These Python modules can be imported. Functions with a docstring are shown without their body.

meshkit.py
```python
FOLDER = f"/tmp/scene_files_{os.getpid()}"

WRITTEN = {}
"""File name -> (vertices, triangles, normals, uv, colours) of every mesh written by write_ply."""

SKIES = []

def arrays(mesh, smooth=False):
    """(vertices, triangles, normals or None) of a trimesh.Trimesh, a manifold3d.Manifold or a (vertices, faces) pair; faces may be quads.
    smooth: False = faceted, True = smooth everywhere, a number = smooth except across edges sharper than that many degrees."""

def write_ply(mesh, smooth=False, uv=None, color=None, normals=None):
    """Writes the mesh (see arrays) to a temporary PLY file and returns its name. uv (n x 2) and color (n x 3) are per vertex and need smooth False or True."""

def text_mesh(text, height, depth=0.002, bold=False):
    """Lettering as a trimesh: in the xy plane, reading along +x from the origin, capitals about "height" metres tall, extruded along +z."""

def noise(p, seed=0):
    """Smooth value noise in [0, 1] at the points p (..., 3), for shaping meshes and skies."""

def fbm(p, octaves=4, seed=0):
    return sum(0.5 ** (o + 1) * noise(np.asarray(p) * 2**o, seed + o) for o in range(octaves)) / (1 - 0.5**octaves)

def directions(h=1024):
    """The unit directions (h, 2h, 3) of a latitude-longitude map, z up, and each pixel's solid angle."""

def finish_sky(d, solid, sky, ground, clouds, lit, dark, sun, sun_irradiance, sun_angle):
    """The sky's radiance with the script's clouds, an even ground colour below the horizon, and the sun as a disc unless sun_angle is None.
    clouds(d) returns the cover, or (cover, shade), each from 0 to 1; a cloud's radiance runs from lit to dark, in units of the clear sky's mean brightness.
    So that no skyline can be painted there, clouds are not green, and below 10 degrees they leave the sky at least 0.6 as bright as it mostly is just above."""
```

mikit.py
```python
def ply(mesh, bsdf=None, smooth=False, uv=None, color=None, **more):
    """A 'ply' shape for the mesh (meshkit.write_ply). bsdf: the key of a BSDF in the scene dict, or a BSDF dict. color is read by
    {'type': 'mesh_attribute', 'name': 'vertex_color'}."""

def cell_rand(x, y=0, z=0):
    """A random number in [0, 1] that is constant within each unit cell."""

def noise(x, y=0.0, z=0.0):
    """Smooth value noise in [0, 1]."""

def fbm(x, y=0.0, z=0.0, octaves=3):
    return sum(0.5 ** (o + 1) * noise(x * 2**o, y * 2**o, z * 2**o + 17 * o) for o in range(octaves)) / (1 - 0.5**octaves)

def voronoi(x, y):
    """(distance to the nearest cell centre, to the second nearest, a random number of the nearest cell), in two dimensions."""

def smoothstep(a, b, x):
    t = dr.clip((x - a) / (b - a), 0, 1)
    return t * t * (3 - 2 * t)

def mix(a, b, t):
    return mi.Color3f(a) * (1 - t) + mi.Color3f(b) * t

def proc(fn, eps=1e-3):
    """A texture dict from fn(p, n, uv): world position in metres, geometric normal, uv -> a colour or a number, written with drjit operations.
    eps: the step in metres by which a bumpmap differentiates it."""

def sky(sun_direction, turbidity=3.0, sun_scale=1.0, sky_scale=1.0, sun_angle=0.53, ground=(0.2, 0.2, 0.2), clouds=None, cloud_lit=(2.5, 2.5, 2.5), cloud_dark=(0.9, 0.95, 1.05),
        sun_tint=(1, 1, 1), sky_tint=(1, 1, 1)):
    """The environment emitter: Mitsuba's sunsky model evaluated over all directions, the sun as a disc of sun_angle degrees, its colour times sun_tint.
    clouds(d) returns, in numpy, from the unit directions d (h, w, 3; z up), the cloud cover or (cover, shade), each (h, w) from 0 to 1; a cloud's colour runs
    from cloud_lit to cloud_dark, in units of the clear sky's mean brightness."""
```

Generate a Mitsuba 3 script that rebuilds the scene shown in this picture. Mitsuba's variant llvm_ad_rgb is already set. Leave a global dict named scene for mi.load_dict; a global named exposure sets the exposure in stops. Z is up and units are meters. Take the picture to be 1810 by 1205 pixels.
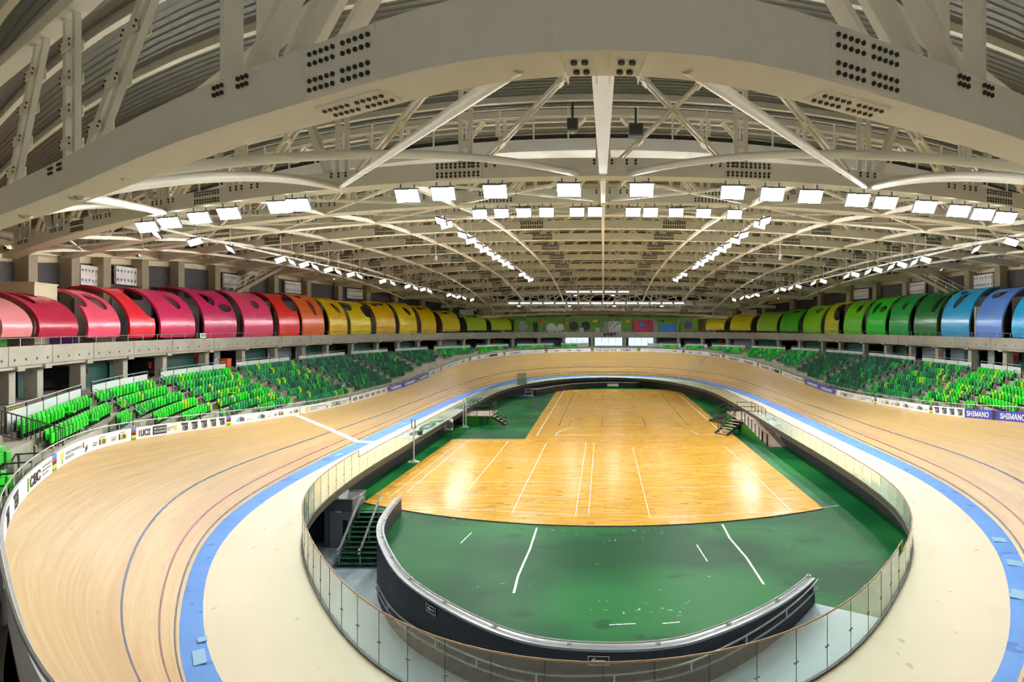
import math, random
import numpy as np
import trimesh, shapely, manifold3d as m3
from shapely.geometry import Polygon, LineString, Point
from scipy.interpolate import CubicSpline
import drjit as dr
import mitsuba as mi
import mikit
from meshkit import text_mesh

random.seed(7)
rng = np.random.default_rng(7)
T = mi.ScalarTransform4f
scene, labels = {'type': 'scene'}, {}

# ---------------------------------------------------------------- camera, exposure, lamp strength
scene['camera'] = {'type': 'perspective', 'fov_axis': 'x', 'fov': math.degrees(2 * math.atan(905 / 1100)),
                   'principal_point_offset_x': -161 / 1810, 'principal_point_offset_y': 24.5 / 1205,
                   'near_clip': 0.1, 'far_clip': 500.0,
                   'to_world': T().look_at(origin=[0, 0, 10], target=[0, 1, 10], up=[0, 0, 1])}
exposure = -0.2
FLOOD = (390.0, 392.0, 386.0)      # radiance of one floodlight face
DAY = (0.86, 1.06, 1.06)              # the daylit far windows
WARM = (9.0, 6.2, 2.6)             # warm service lamps under the eaves

# ---------------------------------------------------------------- materials
def lin(c):
    c = np.asarray(c, float) / 255
    return [float(x) for x in np.where(c < 0.04045, c / 12.92, ((c + 0.055) / 1.055) ** 2.4)]

def rgb(c):
    return {'type': 'rgb', 'value': lin(c)}

def mat(name, col, rough=0.5, metal=0.0, spec=0.5, coat=0.0, bump=None):
    b = {'type': 'principled', 'base_color': rgb(col) if isinstance(col, tuple) else col, 'roughness': rough, 'metallic': metal, 'specular': spec}
    if coat:
        b['clearcoat'] = coat; b['clearcoat_gloss'] = 0.9
    scene[name] = {'type': 'twosided', 'bsdf': b}
    return name

def C3(c):
    return mi.Color3f(*lin(c))
N, FB, SS, MX = mikit.noise, mikit.fbm, mikit.smoothstep, mikit.mix

def tex_track(p, n, uv):           # uv: metres along the track, metres up the bank; narrow pine strips, wear along the racing lines
    strips = N(uv.x * 0.22, uv.y * 14, 1.0) * 0.6 + N(uv.x * 0.9, uv.y * 26, 4.0) * 0.4
    c = MX(lin((172, 140, 82)), lin((192, 160, 102)), strips)
    wear = SS(0.35, 0.75, FB(uv.x * 0.12, uv.y * 1.6, 2.0)) * (1 - SS(1.2, 4.2, uv.y))
    c = MX(c, lin((168, 122, 68)), wear * 0.55)
    scuff = SS(0.80, 0.88, FB(uv.x * 0.8, uv.y * 3.5, 8.0))
    joint = 1 - SS(0.0, 0.02, dr.abs(uv.x / 7.3 - dr.floor(uv.x / 7.3 + 0.5)) * 7.3)
    return MX(MX(c, lin((120, 84, 46)), scuff * 0.2), lin((150, 112, 70)), joint * 0.25)

def tex_apron(p, n, uv):
    c = MX(lin((228, 217, 192)), lin((237, 227, 206)), FB(p.x * 0.3, p.y * 0.3, 0.0))
    spot = SS(0.72, 0.8, FB(p.x * 1.7, p.y * 1.1, 3.0, 4))
    return MX(c, lin((176, 164, 140)), SS(0.80, 0.84, FB(p.x * 2.6, p.y * 1.6, 3.0, 4)) * 0.5)

def tex_blue(p, n, uv):
    c = MX(lin((84, 142, 222)), lin((98, 158, 236)), FB(p.x * 0.8, p.y * 0.8, 0.0))
    return MX(c, lin((60, 106, 180)), SS(0.7, 0.78, FB(p.x * 2.1, p.y * 2.1, 5.0)) * 0.6)

def tex_green(p, n, uv):
    big = FB(p.x * 0.18, p.y * 0.18, 1.0)
    c = MX(lin((4, 76, 38)), lin((34, 114, 56)), SS(0.3, 0.75, big))
    st = SS(0.66, 0.8, FB(p.x * 0.7, p.y * 1.2, 6.0, 4))
    fleck = SS(0.90, 0.93, N(p.x * 7, p.y * 7, 2.0)) * SS(0.68, 0.74, FB(p.x * 0.4, p.y * 0.5, 9.0))
    return MX(MX(c, lin((16, 66, 44)), st * 0.6), lin((170, 200, 176)), fleck * 0.6)

def strips_court(p, k):
    j = dr.floor(p.y / 0.11)
    x = p.x / 1.15 + mikit.cell_rand(j, k, 2.0) * 7
    t = mikit.cell_rand(dr.floor(x), j, 3.0)
    edge = dr.minimum(p.y / 0.11 - j, 1 - (p.y / 0.11 - j)) * 0.11
    end = dr.minimum(x - dr.floor(x), 1 - (x - dr.floor(x))) * 1.15
    return t, edge, end

def tex_court(p, n, uv):
    t, edge, end = strips_court(p, 1.0)
    c = MX(lin((206, 150, 46)), lin((230, 182, 80)), t)
    c = MX(c, lin((172, 116, 36)), SS(0.86, 0.95, t) * 0.6)
    grain = N(p.x * 2.0, p.y * 90, 1.0)
    c = c * (0.93 + 0.1 * grain)
    d = (1 - SS(0.0, 0.012, edge)) * 0.25 + (1 - SS(0.0, 0.016, end)) * 0.4
    mark = SS(0.985, 0.99, mikit.cell_rand(dr.floor(p.x / 0.4), dr.floor(p.y / 0.11), 9.0))
    return MX(MX(c, lin((104, 62, 22)), dr.minimum(d, 0.8)), lin((60, 44, 28)), mark * 0.55)

def tex_concrete(p, n, uv):
    c = MX(lin((168, 164, 150)), lin((196, 192, 178)), FB(p.x * 0.6 + p.z, p.y * 0.6, p.z * 0.6, 4))
    return MX(c, lin((130, 126, 116)), SS(0.7, 0.82, FB(p.x * 2, p.y * 2, p.z * 2)) * 0.5)

def tex_steel(p, n, uv):
    c = MX(lin((226, 223, 209)), lin((233, 230, 218)), FB(p.x * 0.7, p.y * 0.7, p.z * 1.4))
    return c

mat('m_track', mikit.proc(tex_track), 0.42, spec=0.35)
mat('m_apron', mikit.proc(tex_apron), 0.6, spec=0.3)
mat('m_blue_band', mikit.proc(tex_blue), 0.55, spec=0.3)
mat('m_green_floor', mikit.proc(tex_green), 0.48, spec=0.05)
mat('m_court', mikit.proc(tex_court), 0.15, spec=0.6, coat=.4)
mat('m_concrete', mikit.proc(tex_concrete), 0.8, spec=0.2)
mat('m_steel', mikit.proc(tex_steel), 0.5, spec=0.35)
mat('m_bright_steel', (232, 228, 212), 0.45)
mat('m_deck', (98, 100, 94), 0.45)
mat('m_bolt', (62, 60, 52), 0.45, metal=0.6)
mat('m_black', (22, 22, 26), 0.5)
mat('m_line_black', (30, 28, 34), 0.5)
mat('m_line_red', (120, 24, 30), 0.5)
mat('m_line_blue', (30, 36, 84), 0.5)
mat('m_white', (236, 238, 238), 0.5)
mat('m_board_white', (226, 230, 234), 0.5)
mat('m_board_blue', (52, 56, 170), 0.5)
mat('m_wall_dark', (38, 42, 51), 0.55)
mat('m_lift', (96, 104, 112), 0.5)
mat('m_fascia', (76, 72, 64), 0.7)
mat('m_coping', (150, 156, 160), 0.35, metal=0.3)
mat('m_rail', (186, 190, 192), 0.3, metal=0.6)
mat('m_rail_dark', (74, 76, 76), 0.4, metal=0.5)
mat('m_ramp', (178, 198, 212), 0.55)
mat('m_concourse', (122, 118, 110), 0.7)
mat('m_tread', (170, 164, 150), 0.8)
mat('m_panel_green', (0, 66, 58), 0.5)
mat('m_panel_dark', (16, 20, 22), 0.6)
mat('m_panel_blue', (24, 40, 60), 0.5)
mat('m_panel_grey', (112, 124, 134), 0.5)
mat('m_upper_panel', (52, 48, 48), 0.6)
mat('m_column', (152, 142, 120), 0.75)
mat('m_eave', (216, 204, 174), 0.6)
mat('m_door', (196, 200, 198), 0.5)
mat('m_red', (190, 26, 28), 0.35)
mat('m_orange', (236, 92, 22), 0.5)
mat('m_yellow', (240, 196, 30), 0.5)
mat('m_grey_plastic', (96, 100, 104), 0.5)
mat('m_stage_green', (26, 120, 22), 0.5)
mat('m_ply', (178, 158, 142), 0.6)
mat('m_mural_green', (96, 152, 24), 0.5)
mat('m_edge_wood', (150, 116, 66), 0.35)
for nm, c in dict(sky=(60, 140, 230), red=(206, 30, 40), yellow=(248, 214, 20), green=(70, 160, 40), navy=(28, 34, 92), grey=(150, 154, 158), pale=(140, 190, 226), pink=(196, 40, 90), teal=(40, 120, 130), purple=(96, 60, 150), olive=(150, 160, 40)).items():
    mat('m_ink_' + nm, c, 0.5)
scene['m_glass'] = {'type': 'thindielectric', 'specular_transmittance': {'type': 'rgb', 'value': [0.80, 0.95, 0.88]}, 'specular_reflectance': {'type': 'rgb', 'value': [1, 1, 1]}}
scene['m_frost'] = {'type': 'twosided', 'bsdf': {'type': 'principled', 'base_color': rgb((196, 208, 206)), 'roughness': 0.35, 'specular': 0.5}}
scene['m_seats_mixed'] = {'type': 'twosided', 'bsdf': {'type': 'principled', 'base_color': {'type': 'mesh_attribute', 'name': 'vertex_color'}, 'roughness': 0.4, 'specular': 0.5}}
scene['m_flood_face'] = {'type': 'diffuse', 'reflectance': {'type': 'rgb', 'value': 0.5}}

ORD = ['first', 'second', 'third', 'fourth', 'fifth', 'sixth', 'seventh', 'eighth', 'ninth', 'tenth', 'eleventh', 'twelfth', 'thirteenth', 'fourteenth', 'fifteenth', 'sixteenth', 'seventeenth', 'eighteenth', 'nineteenth', 'twentieth']
TENS = {20: 'twenty', 30: 'thirty', 40: 'forty'}
def nth(i):
    """0 -> first."""
    n = i + 1
    if n <= 20: return ORD[i]
    return {30: 'thirtieth', 40: 'fortieth'}.get(n) or TENS[n // 10 * 10] + '-' + ORD[n % 10 - 1]
# ---------------------------------------------------------------- helpers
def key_for(name, parent=None):
    base = name if parent is None else parent + '__' + name
    k, i = base, 1
    while k in used:
        k = f'{base}_{i:03d}'; i += 1
    used.add(k)
    return k
used = set()

def thing(name, label, cat, group=None):
    k = key_for(name)
    labels[k] = {'label': label, 'category': cat}
    if group: labels[k]['group'] = group
    return k

def put(name, mesh, m, parent=None, smooth=False, uv=None, color=None, label=None, kind=None, shared=None, **more):
    k = key_for(name, parent)
    if shared is not None:
        scene[k] = {**shared, **more}
    else:
        scene[k] = mikit.ply(mesh, m, smooth, uv=uv, color=color, **more)
    if label or kind:
        labels.setdefault(k, {})
        if label: labels[k]['label'] = label
        if kind: labels[k]['kind'] = kind
    return k

def solo(name, mesh, m, label, cat, group=None, **kw):
    k = thing(name, label, cat, group)
    used.discard(k)
    kind = kw.pop('kind', None)
    put(k, mesh, m, **kw)
    if kind: labels[k]['kind'] = kind
    return k

def struct(name, mesh, m, label, **kw):
    k = put(name, mesh, m, **kw)
    labels[k] = {'label': label, 'category': name.split('_')[0], 'kind': 'structure'}
    return k

def join(ms):
    vs, fs, o = [], [], 0
    for v, f in ms:
        v, f = np.asarray(v, float), np.asarray(f, int)
        if f.shape[1] == 4: f = np.vstack([f[:, [0, 1, 2]], f[:, [0, 2, 3]]])
        vs.append(v); fs.append(f + o); o += len(v)
    return np.vstack(vs), np.vstack(fs)

def grid(P, closed_u=False, closed_v=False):
    """P (n, m, 3) points -> quads."""
    n, m = P.shape[:2]
    idx = np.arange(n * m).reshape(n, m)
    if closed_u: idx = np.vstack([idx, idx[:1]])
    if closed_v: idx = np.hstack([idx, idx[:, :1]])
    f = np.stack([idx[:-1, :-1], idx[1:, :-1], idx[1:, 1:], idx[:-1, 1:]], -1).reshape(-1, 4)
    return P.reshape(-1, 3), f

CUBE_F = np.array([[0, 3, 2, 1], [4, 5, 6, 7], [0, 1, 5, 4], [1, 2, 6, 5], [2, 3, 7, 6], [3, 0, 4, 7]])
def bar(p, q, w, h, up=(0, 0, 1)):
    """A square bar from p to q, w wide sideways, h along 'up'."""
    p, q = np.asarray(p, float), np.asarray(q, float)
    d = q - p; d /= np.linalg.norm(d)
    a = np.cross(d, up)
    if np.linalg.norm(a) < 1e-3: a = np.cross(d, (0, 1, 0))
    a /= np.linalg.norm(a); b = np.cross(a, d)
    a, b = a * w / 2, b * h / 2
    v = np.array([p - a - b, p + a - b, p + a + b, p - a + b, q - a - b, q + a - b, q + a + b, q - a + b])
    return v, CUBE_F

def box(c, s, rz=0.0):
    c, s = np.asarray(c, float), np.asarray(s, float) / 2
    v = np.array([[-1, -1, -1], [1, -1, -1], [1, 1, -1], [-1, 1, -1], [-1, -1, 1], [1, -1, 1], [1, 1, 1], [-1, 1, 1]]) * s
    if rz:
        co, si = math.cos(rz), math.sin(rz)
        v = np.stack([v[:, 0] * co - v[:, 1] * si, v[:, 0] * si + v[:, 1] * co, v[:, 2]], 1)
    return v + c, CUBE_F

def rbox(c, s, r=0.02, rz=0.0):
    """Box with rounded edges."""
    s = np.asarray(s, float) / 2 - r
    sp = m3.Manifold.sphere(r, 8)
    h = m3.Manifold.batch_hull([sp.translate((float(a * s[0]), float(b * s[1]), float(d * s[2]))) for a in (-1, 1) for b in (-1, 1) for d in (-1, 1)])
    m = h.to_mesh(); v = np.array(m.vert_properties[:, :3], float); f = np.array(m.tri_verts)
    if rz:
        co, si = math.cos(rz), math.sin(rz)
        v = np.stack([v[:, 0] * co - v[:, 1] * si, v[:, 0] * si + v[:, 1] * co, v[:, 2]], 1)
    return v + np.asarray(c, float), f

def tube(path, r, n=8, cap=True):
    path = np.asarray(path, float)
    d = np.gradient(path, axis=0); d /= np.linalg.norm(d, axis=1, keepdims=True)
    ref = np.array([0, 0, 1.0]) if abs(d[:, 2]).max() < 0.95 else np.array([1.0, 0.3, 0])
    if abs(d @ ref).max() > 0.97: ref = np.array([0.4, 0.8, 0.3])
    a = np.cross(d, ref); a /= np.linalg.norm(a, axis=1, keepdims=True); b = np.cross(a, d)
    t = np.linspace(0, 2 * np.pi, n, endpoint=False)
    P = path[:, None] + r * (np.cos(t)[None, :, None] * a[:, None] + np.sin(t)[None, :, None] * b[:, None])
    v, f = grid(P, closed_v=True)
    if cap:
        k = len(v); v = np.vstack([v, path[:1], path[-1:]])
        i = np.arange(n); j = (i + 1) % n; e = (len(path) - 1) * n
        f = np.vstack([f, np.stack([np.full(n, k), i, j, j], 1), np.stack([np.full(n, k + 1), e + j, e + i, e + i], 1)])
        f = np.vstack([f[:, [0, 1, 2]], f[:-2 * n, [0, 2, 3]]])
    return v, f

def strip(curve_pts, normals, prof, closed=False):
    """Sweeps the closed profile [(outward offset, z)] along plan points; prof may be an array (n, m, 2)."""
    prof = np.asarray(prof, float)
    if prof.ndim == 2: prof = np.repeat(prof[None], len(curve_pts), 0)
    xy = curve_pts[:, None, :2] + normals[:, None, :] * prof[:, :, :1]
    P = np.concatenate([xy, prof[:, :, 1:]], -1)
    v, f = grid(P, closed_u=closed, closed_v=True)
    if not closed:
        m = prof.shape[1]; e = (len(curve_pts) - 1) * m
        tri = [[0, i, i + 1] for i in range(1, m - 1)] + [[e, e + i + 1, e + i] for i in range(1, m - 1)]
        f = np.vstack([np.asarray(f)[:, [0, 1, 2]], np.asarray(f)[:, [0, 2, 3]], tri])
    return v, f

def flat(poly, z0, z1):
    """A plan polygon as a slab from z0 to z1."""
    out = []
    for g in getattr(poly, 'geoms', [poly]):
        if g.area > 1e-4:
            m = trimesh.creation.extrude_polygon(g, z1 - z0, engine='earcut')
            out.append((np.array(m.vertices) + [0, 0, z0], np.array(m.faces)))
    return join(out)

class Loop:
    """A closed plan (or space) curve through points, by length along it; n() points outward."""
    def __init__(self, pts, smooth=0.0):
        p = np.array(pts, float); p = np.vstack([p, p[:1]])
        t = np.r_[0, np.cumsum(np.linalg.norm(np.diff(p, axis=0), axis=1))]
        c = CubicSpline(t, p, bc_type='periodic')
        tt = np.linspace(0, t[-1], 4001); q = c(tt)
        s = np.r_[0, np.cumsum(np.linalg.norm(np.diff(q[:, :2], axis=0), axis=1))]
        self.L = s[-1]; self.s = s; self.q = q
        if smooth:
            k = max(1, int(smooth / self.L * 4000)); w = np.hanning(2*k+3)[1:-1]; w /= w.sum()
            z = np.vstack([q[:-1]]*3)
            z = np.stack([np.convolve(z[:, j], w, 'same') for j in range(z.shape[1])], 1)[4000:8001]
            self.q = z
            self.s = np.r_[0, np.cumsum(np.linalg.norm(np.diff(z[:, :2], axis=0), axis=1))]; self.L = self.s[-1]
    def __call__(self, s):
        s = np.mod(s, self.L)
        return np.stack([np.interp(s, self.s, self.q[:, j]) for j in range(self.q.shape[1])], -1)
    def n(self, s):
        d = (self(np.asarray(s)+.4)-self(np.asarray(s)-.4))[..., :2]
        d /= np.linalg.norm(d, axis=-1, keepdims=True)
        return np.stack([-d[..., 1], d[..., 0]], -1)*-1 if False else np.stack([d[..., 1]*-1, d[..., 0]], -1)
    def near(self, p):
        return self.s[np.argmin(np.linalg.norm(self.q[:, :2]-np.asarray(p)[:2], axis=1))]
A_PTS=[(0,12.75),(-3.5,13.75),(-6.4,16.1),(-8.2,18.5),(-9.9,20.9),(-11.8,24.2),(-12.9,26.8),(-13.6,30.5),(-14,35),(-14.1,42),(-14.1,50),(-14.1,60),(-14.1,70),(-13.9,78),(-13,86),(-11.2,92.5),(-8,99.3),(-4.3,103.2),(0,104.8),(4.4,103.7),(8.5,99.8),(11.8,92),(13.6,85),(14.4,77),(14.5,68),(14.5,58),(14.4,48),(14.4,40),(14.2,34.5),(13.9,30.2),(13.2,27),(12.2,24.3),(10.7,21.7),(8.5,18.6),(6.5,16.0),(3.5,13.75)]
BI_PTS=[(0,10.2),(-5,11.6),(-9.3,14.9),(-11.5,17.8),(-13.3,20.7),(-14.9,24),(-16,27.5),(-16.8,32.5),(-17.05,39),(-17,48),(-16.9,58),(-16.8,68),(-16.5,76),(-15.9,84),(-14.3,91),(-11.3,98.6),(-7,105),(0,107.7),(7,106),(12.3,101.2),(15.3,93.5),(16.8,86),(17.5,77.9),(17.8,66.8),(17.8,55),(17.8,43.1),(17.6,33.6),(16.4,27.6),(14.6,22.7),(12.6,19.2),(9.5,14.9),(5,11.6)]
BO_PTS=[(0,9),(-5,10.6),(-9.9,14.6),(-12.9,19),(-14.9,22.6),(-16.4,26.2),(-17.4,30.5),(-17.9,36),(-18.1,43),(-18.1,52),(-18.1,62),(-18,72),(-17.7,80),(-16.8,88),(-15.1,96.4),(-12,103.3),(-7,107.9),(0,109.9),(7,108.2),(12.4,103.6),(15.8,97.8),(17.6,90),(18.6,80),(19,70),(19.1,60),(19,52),(18.9,43),(18.6,34.5),(17.5,28.4),(15.3,22.6),(12.8,18.5),(9.5,14.3),(5,10.6)]
E_PTS=[(0,3.6,5.6),(-4,5.2,5.5),(-7.8,8.4,5.2),(-11.1,11.6,5.0),(-14.4,14.9,4.8),(-15.9,16.6,4.76),(-18.2,19.6,4.72),(-19.6,21.8,4.7),(-20.7,23.6,4.65),(-23.3,28.9,4.45),(-24.5,36.9,3.84),(-24.8,43.1,3.37),(-25,49.2,2.95),(-25,55.1,2.66),(-25,61.2,2.48),(-25,67.2,2.47),(-24.9,73.3,2.47),(-24.7,79.6,2.62),(-23.9,85.9,3.2),(-22.8,92.2,3.95),(-20.9,98.7,4.65),(-17.7,105.6,5.05),(-11.7,111.6,5.36),(-3.8,114.6,5.47),(4.2,114.6,5.5),(11.9,111.6,5.46),(18,106.2,5.1),(22,99.5,4.4),(23.9,92.6,3.85),(24.9,86.3,3.25),(25.5,80,2.88),(25.8,73.8,2.53),(26,67.7,2.42),(26,61.6,2.6),(25.9,55.5,2.88),(25.8,49.5,3.19),(25.6,43.5,3.66),(25.2,37.3,4.29),(24,30.5,4.8),(21.5,23.5,5.1),(17.5,16.5,5.3),(12.3,10,5.5),(6,5.3,5.6)]
C_PTS=[(0,-3),(-8,1),(-15.5,9),(-20.5,19),(-22.7,24),(-26.9,31.7),(-30.3,40),(-32.3,48),(-33.2,57),(-33.5,66),(-33.5,74),(-33,82),(-31,91),(-28,100),(-24,108),(-18.5,116),(-11,122),(0,124.5),(11,122),(18.5,116.5),(24,109.5),(28,102),(31.3,93),(33,84),(33.6,75),(33.6,66),(33.4,57),(32.8,48),(31,39),(28,30),(23,20),(16,9),(8,1)]
S_PTS=[(0,-7),(-10,-2.5),(-19,8),(-26,21),(-30,31),(-33,40.5),(-35,50),(-36,60),(-36.3,70),(-36,80),(-34.8,90),(-31.5,101),(-27,111),(-21,121),(-12,128.5),(0,131),(12,128.5),(21.5,122),(28.5,113),(33,103),(35.8,93),(37,83),(37.3,73),(37.3,63),(37,54),(35.5,44),(32.5,34),(27,22),(19.5,8.5),(10,-2.5)]
A, BI, BO, E, C, S = [Loop(p, 6) for p in (A_PTS, BI_PTS, BO_PTS, E_PTS, C_PTS, S_PTS)]
def run(loop, s0, s1, step=1.5):
    s = np.linspace(s0, s1, max(2, int(abs(s1 - s0) / step) + 1))
    return s, loop(s), loop.n(s)
def ring(loop, step=1.2):
    s = np.linspace(0, loop.L, int(loop.L / step), endpoint=False)
    return s, loop(s), loop.n(s)

# ================================================================ THE TRACK
ZA = 1.5                                            # the apron stands 1.5 m above the infield floor
track = thing('cycling_track', 'oval banked wooden cycling track with a blue band and cream apron round the infield', 'cycling track')
sb, pb, nb = ring(BO, 0.9)
# the outer edge point that belongs to each point of the blue band's outer edge
anchor = np.array([BO.near(p) for p in E_PTS]); anchor[0] = 0.0
eS = np.array([E.near(p) for p in E_PTS]); eS[0] = 0.0
o = np.argsort(anchor); anchor, eS = anchor[o], np.maximum.accumulate(eS[o])
def outer(s):
    s = np.mod(s, BO.L)
    return E(np.interp(s, np.r_[anchor, BO.L], np.r_[eS, E.L]))
w = np.hanning(41); w /= w.sum()
def rail_line(fr, s, lift=0.0):
    a = np.c_[BO(s), np.full(len(s), ZA + 0.06)]; b = outer(s)
    sag = 0.10 * np.sin(np.pi * np.clip(fr, 0, 1))
    q = a + (b - a) * fr
    q[:, 2] += lift - sag * np.clip((b[:, 2] - 2.4) / 3, 0, 1)
    return q
fr = np.linspace(0, 1, 13)
sl = np.r_[sb, BO.L]
P = np.stack([rail_line(t, sl) for t in fr], 1)
dist = np.linalg.norm(P - P[:, :1], axis=-1)
put('banking', grid(P), 'm_track', track, smooth=True, uv=np.stack([np.repeat(sl[:, None], len(fr), 1), dist], -1).reshape(-1, 2))
for nm, f0, f1, m in (('black_line', 0.022, 0.034, 'm_line_black'), ('red_line', 0.120, 0.133, 'm_line_red'), ('blue_line', 0.350, 0.364, 'm_line_blue')):
    put(nm, grid(np.stack([rail_line(f0, sl, 0.006), rail_line(f1, sl, 0.006)], 1)), m, track, label=nm.replace('_', ' ') + ' painted round the wooden track')
# the outer board edge closing the bank
put('edge_beam', grid(np.stack([P[:, -1], P[:, -1] - [0, 0, 0.5]], 1)), 'm_edge_wood', track)
sa = np.linspace(0, BO.L, 300)
bo = np.c_[BO(sa), np.full(300, ZA + 0.06)]
bis = np.array([BI.near(p[:2]) for p in bo]); bis[0] = 0; bis[-1] = BI.L; bis = np.maximum.accumulate(bis)
ais = np.array([A.near(p[:2]) for p in bo]); ais[0] = 0; ais[-1] = A.L; ais = np.maximum.accumulate(ais)
sm = lambda x: np.r_[x[:1], np.convolve(np.pad(x, 5, 'reflect', reflect_type='odd'), np.ones(11) / 11, 'valid')[1:-1], x[-1:]]
bis, ais = sm(bis), sm(ais)
bi = np.c_[BI(bis), np.full(300, ZA + 0.012)]
ai = np.c_[A(ais), np.full(300, ZA)]
put('blue_band', grid(np.stack([bi, bo], 1)), 'm_blue_band', track, label='flat sky blue band along the inner edge of the track')
put('apron', grid(np.stack([ai, bi], 1)), 'm_apron', track, label='flat cream apron inside the blue band')
# finish line and the two pursuit lines cross the track
def cross(s, wd, m, nm, f0=-0.18, f1=1.0):
    ss = np.array([s - wd / 2, s + wd / 2])
    rows = [rail_line(t, ss, 0.010) for t in np.linspace(max(f0, 0), f1, 13)]
    if f0 < 0:
        d = BO.n(ss); q = np.c_[BO(ss) - d * 1.1, np.full(2, ZA + 0.022)]; rows = [q] + rows
    return put(nm, grid(np.stack(rows, 0)), m, track)
def slanted(s, slope, wd, m, nm, f0, label):
    rows = []
    for t in np.linspace(0, 1, 13):
        rows.append(rail_line(t, np.array([s - wd / 2, s + wd / 2]) + slope * t, 0.012))
    d = BO.n(np.array([s - wd / 2, s + wd / 2]))
    rows = [np.c_[BO(np.array([s - wd / 2, s + wd / 2])) - d * f0, np.full(2, ZA + 0.03)]] + rows
    put(nm, grid(np.stack(rows, 0)), m, track, label=label)
slanted(44.6, 4.6, 0.75, 'm_white', 'finish_line', 1.1, 'white finish line crossing the left straight')
slanted(131.5, 1.0, 0.22, 'm_ink_grey', 'pursuit_line', 0.0, 'thin pale line crossing the far right bend')
# chalk-white lap boxes on the blue band
for x, y, a, l, wd in ((-10.35, 15.95, 2.2, .85, .28), (-10.85, 16.85, 2.2, .3, .22), (15.75, 24.75, 1.2, .55, .45), (14.75, 22.3, 1.1, .6, .45), (13.25, 19.6, .9, .75, .7), (-17.5, 41.2, 1.55, 0.9, .3), (-17.45, 54.5, 1.55, .9, .3)):
    put('lap_mark', box((x, y, ZA + 0.05), (l, wd, 0.02), a), 'm_ink_pale', track)

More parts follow.
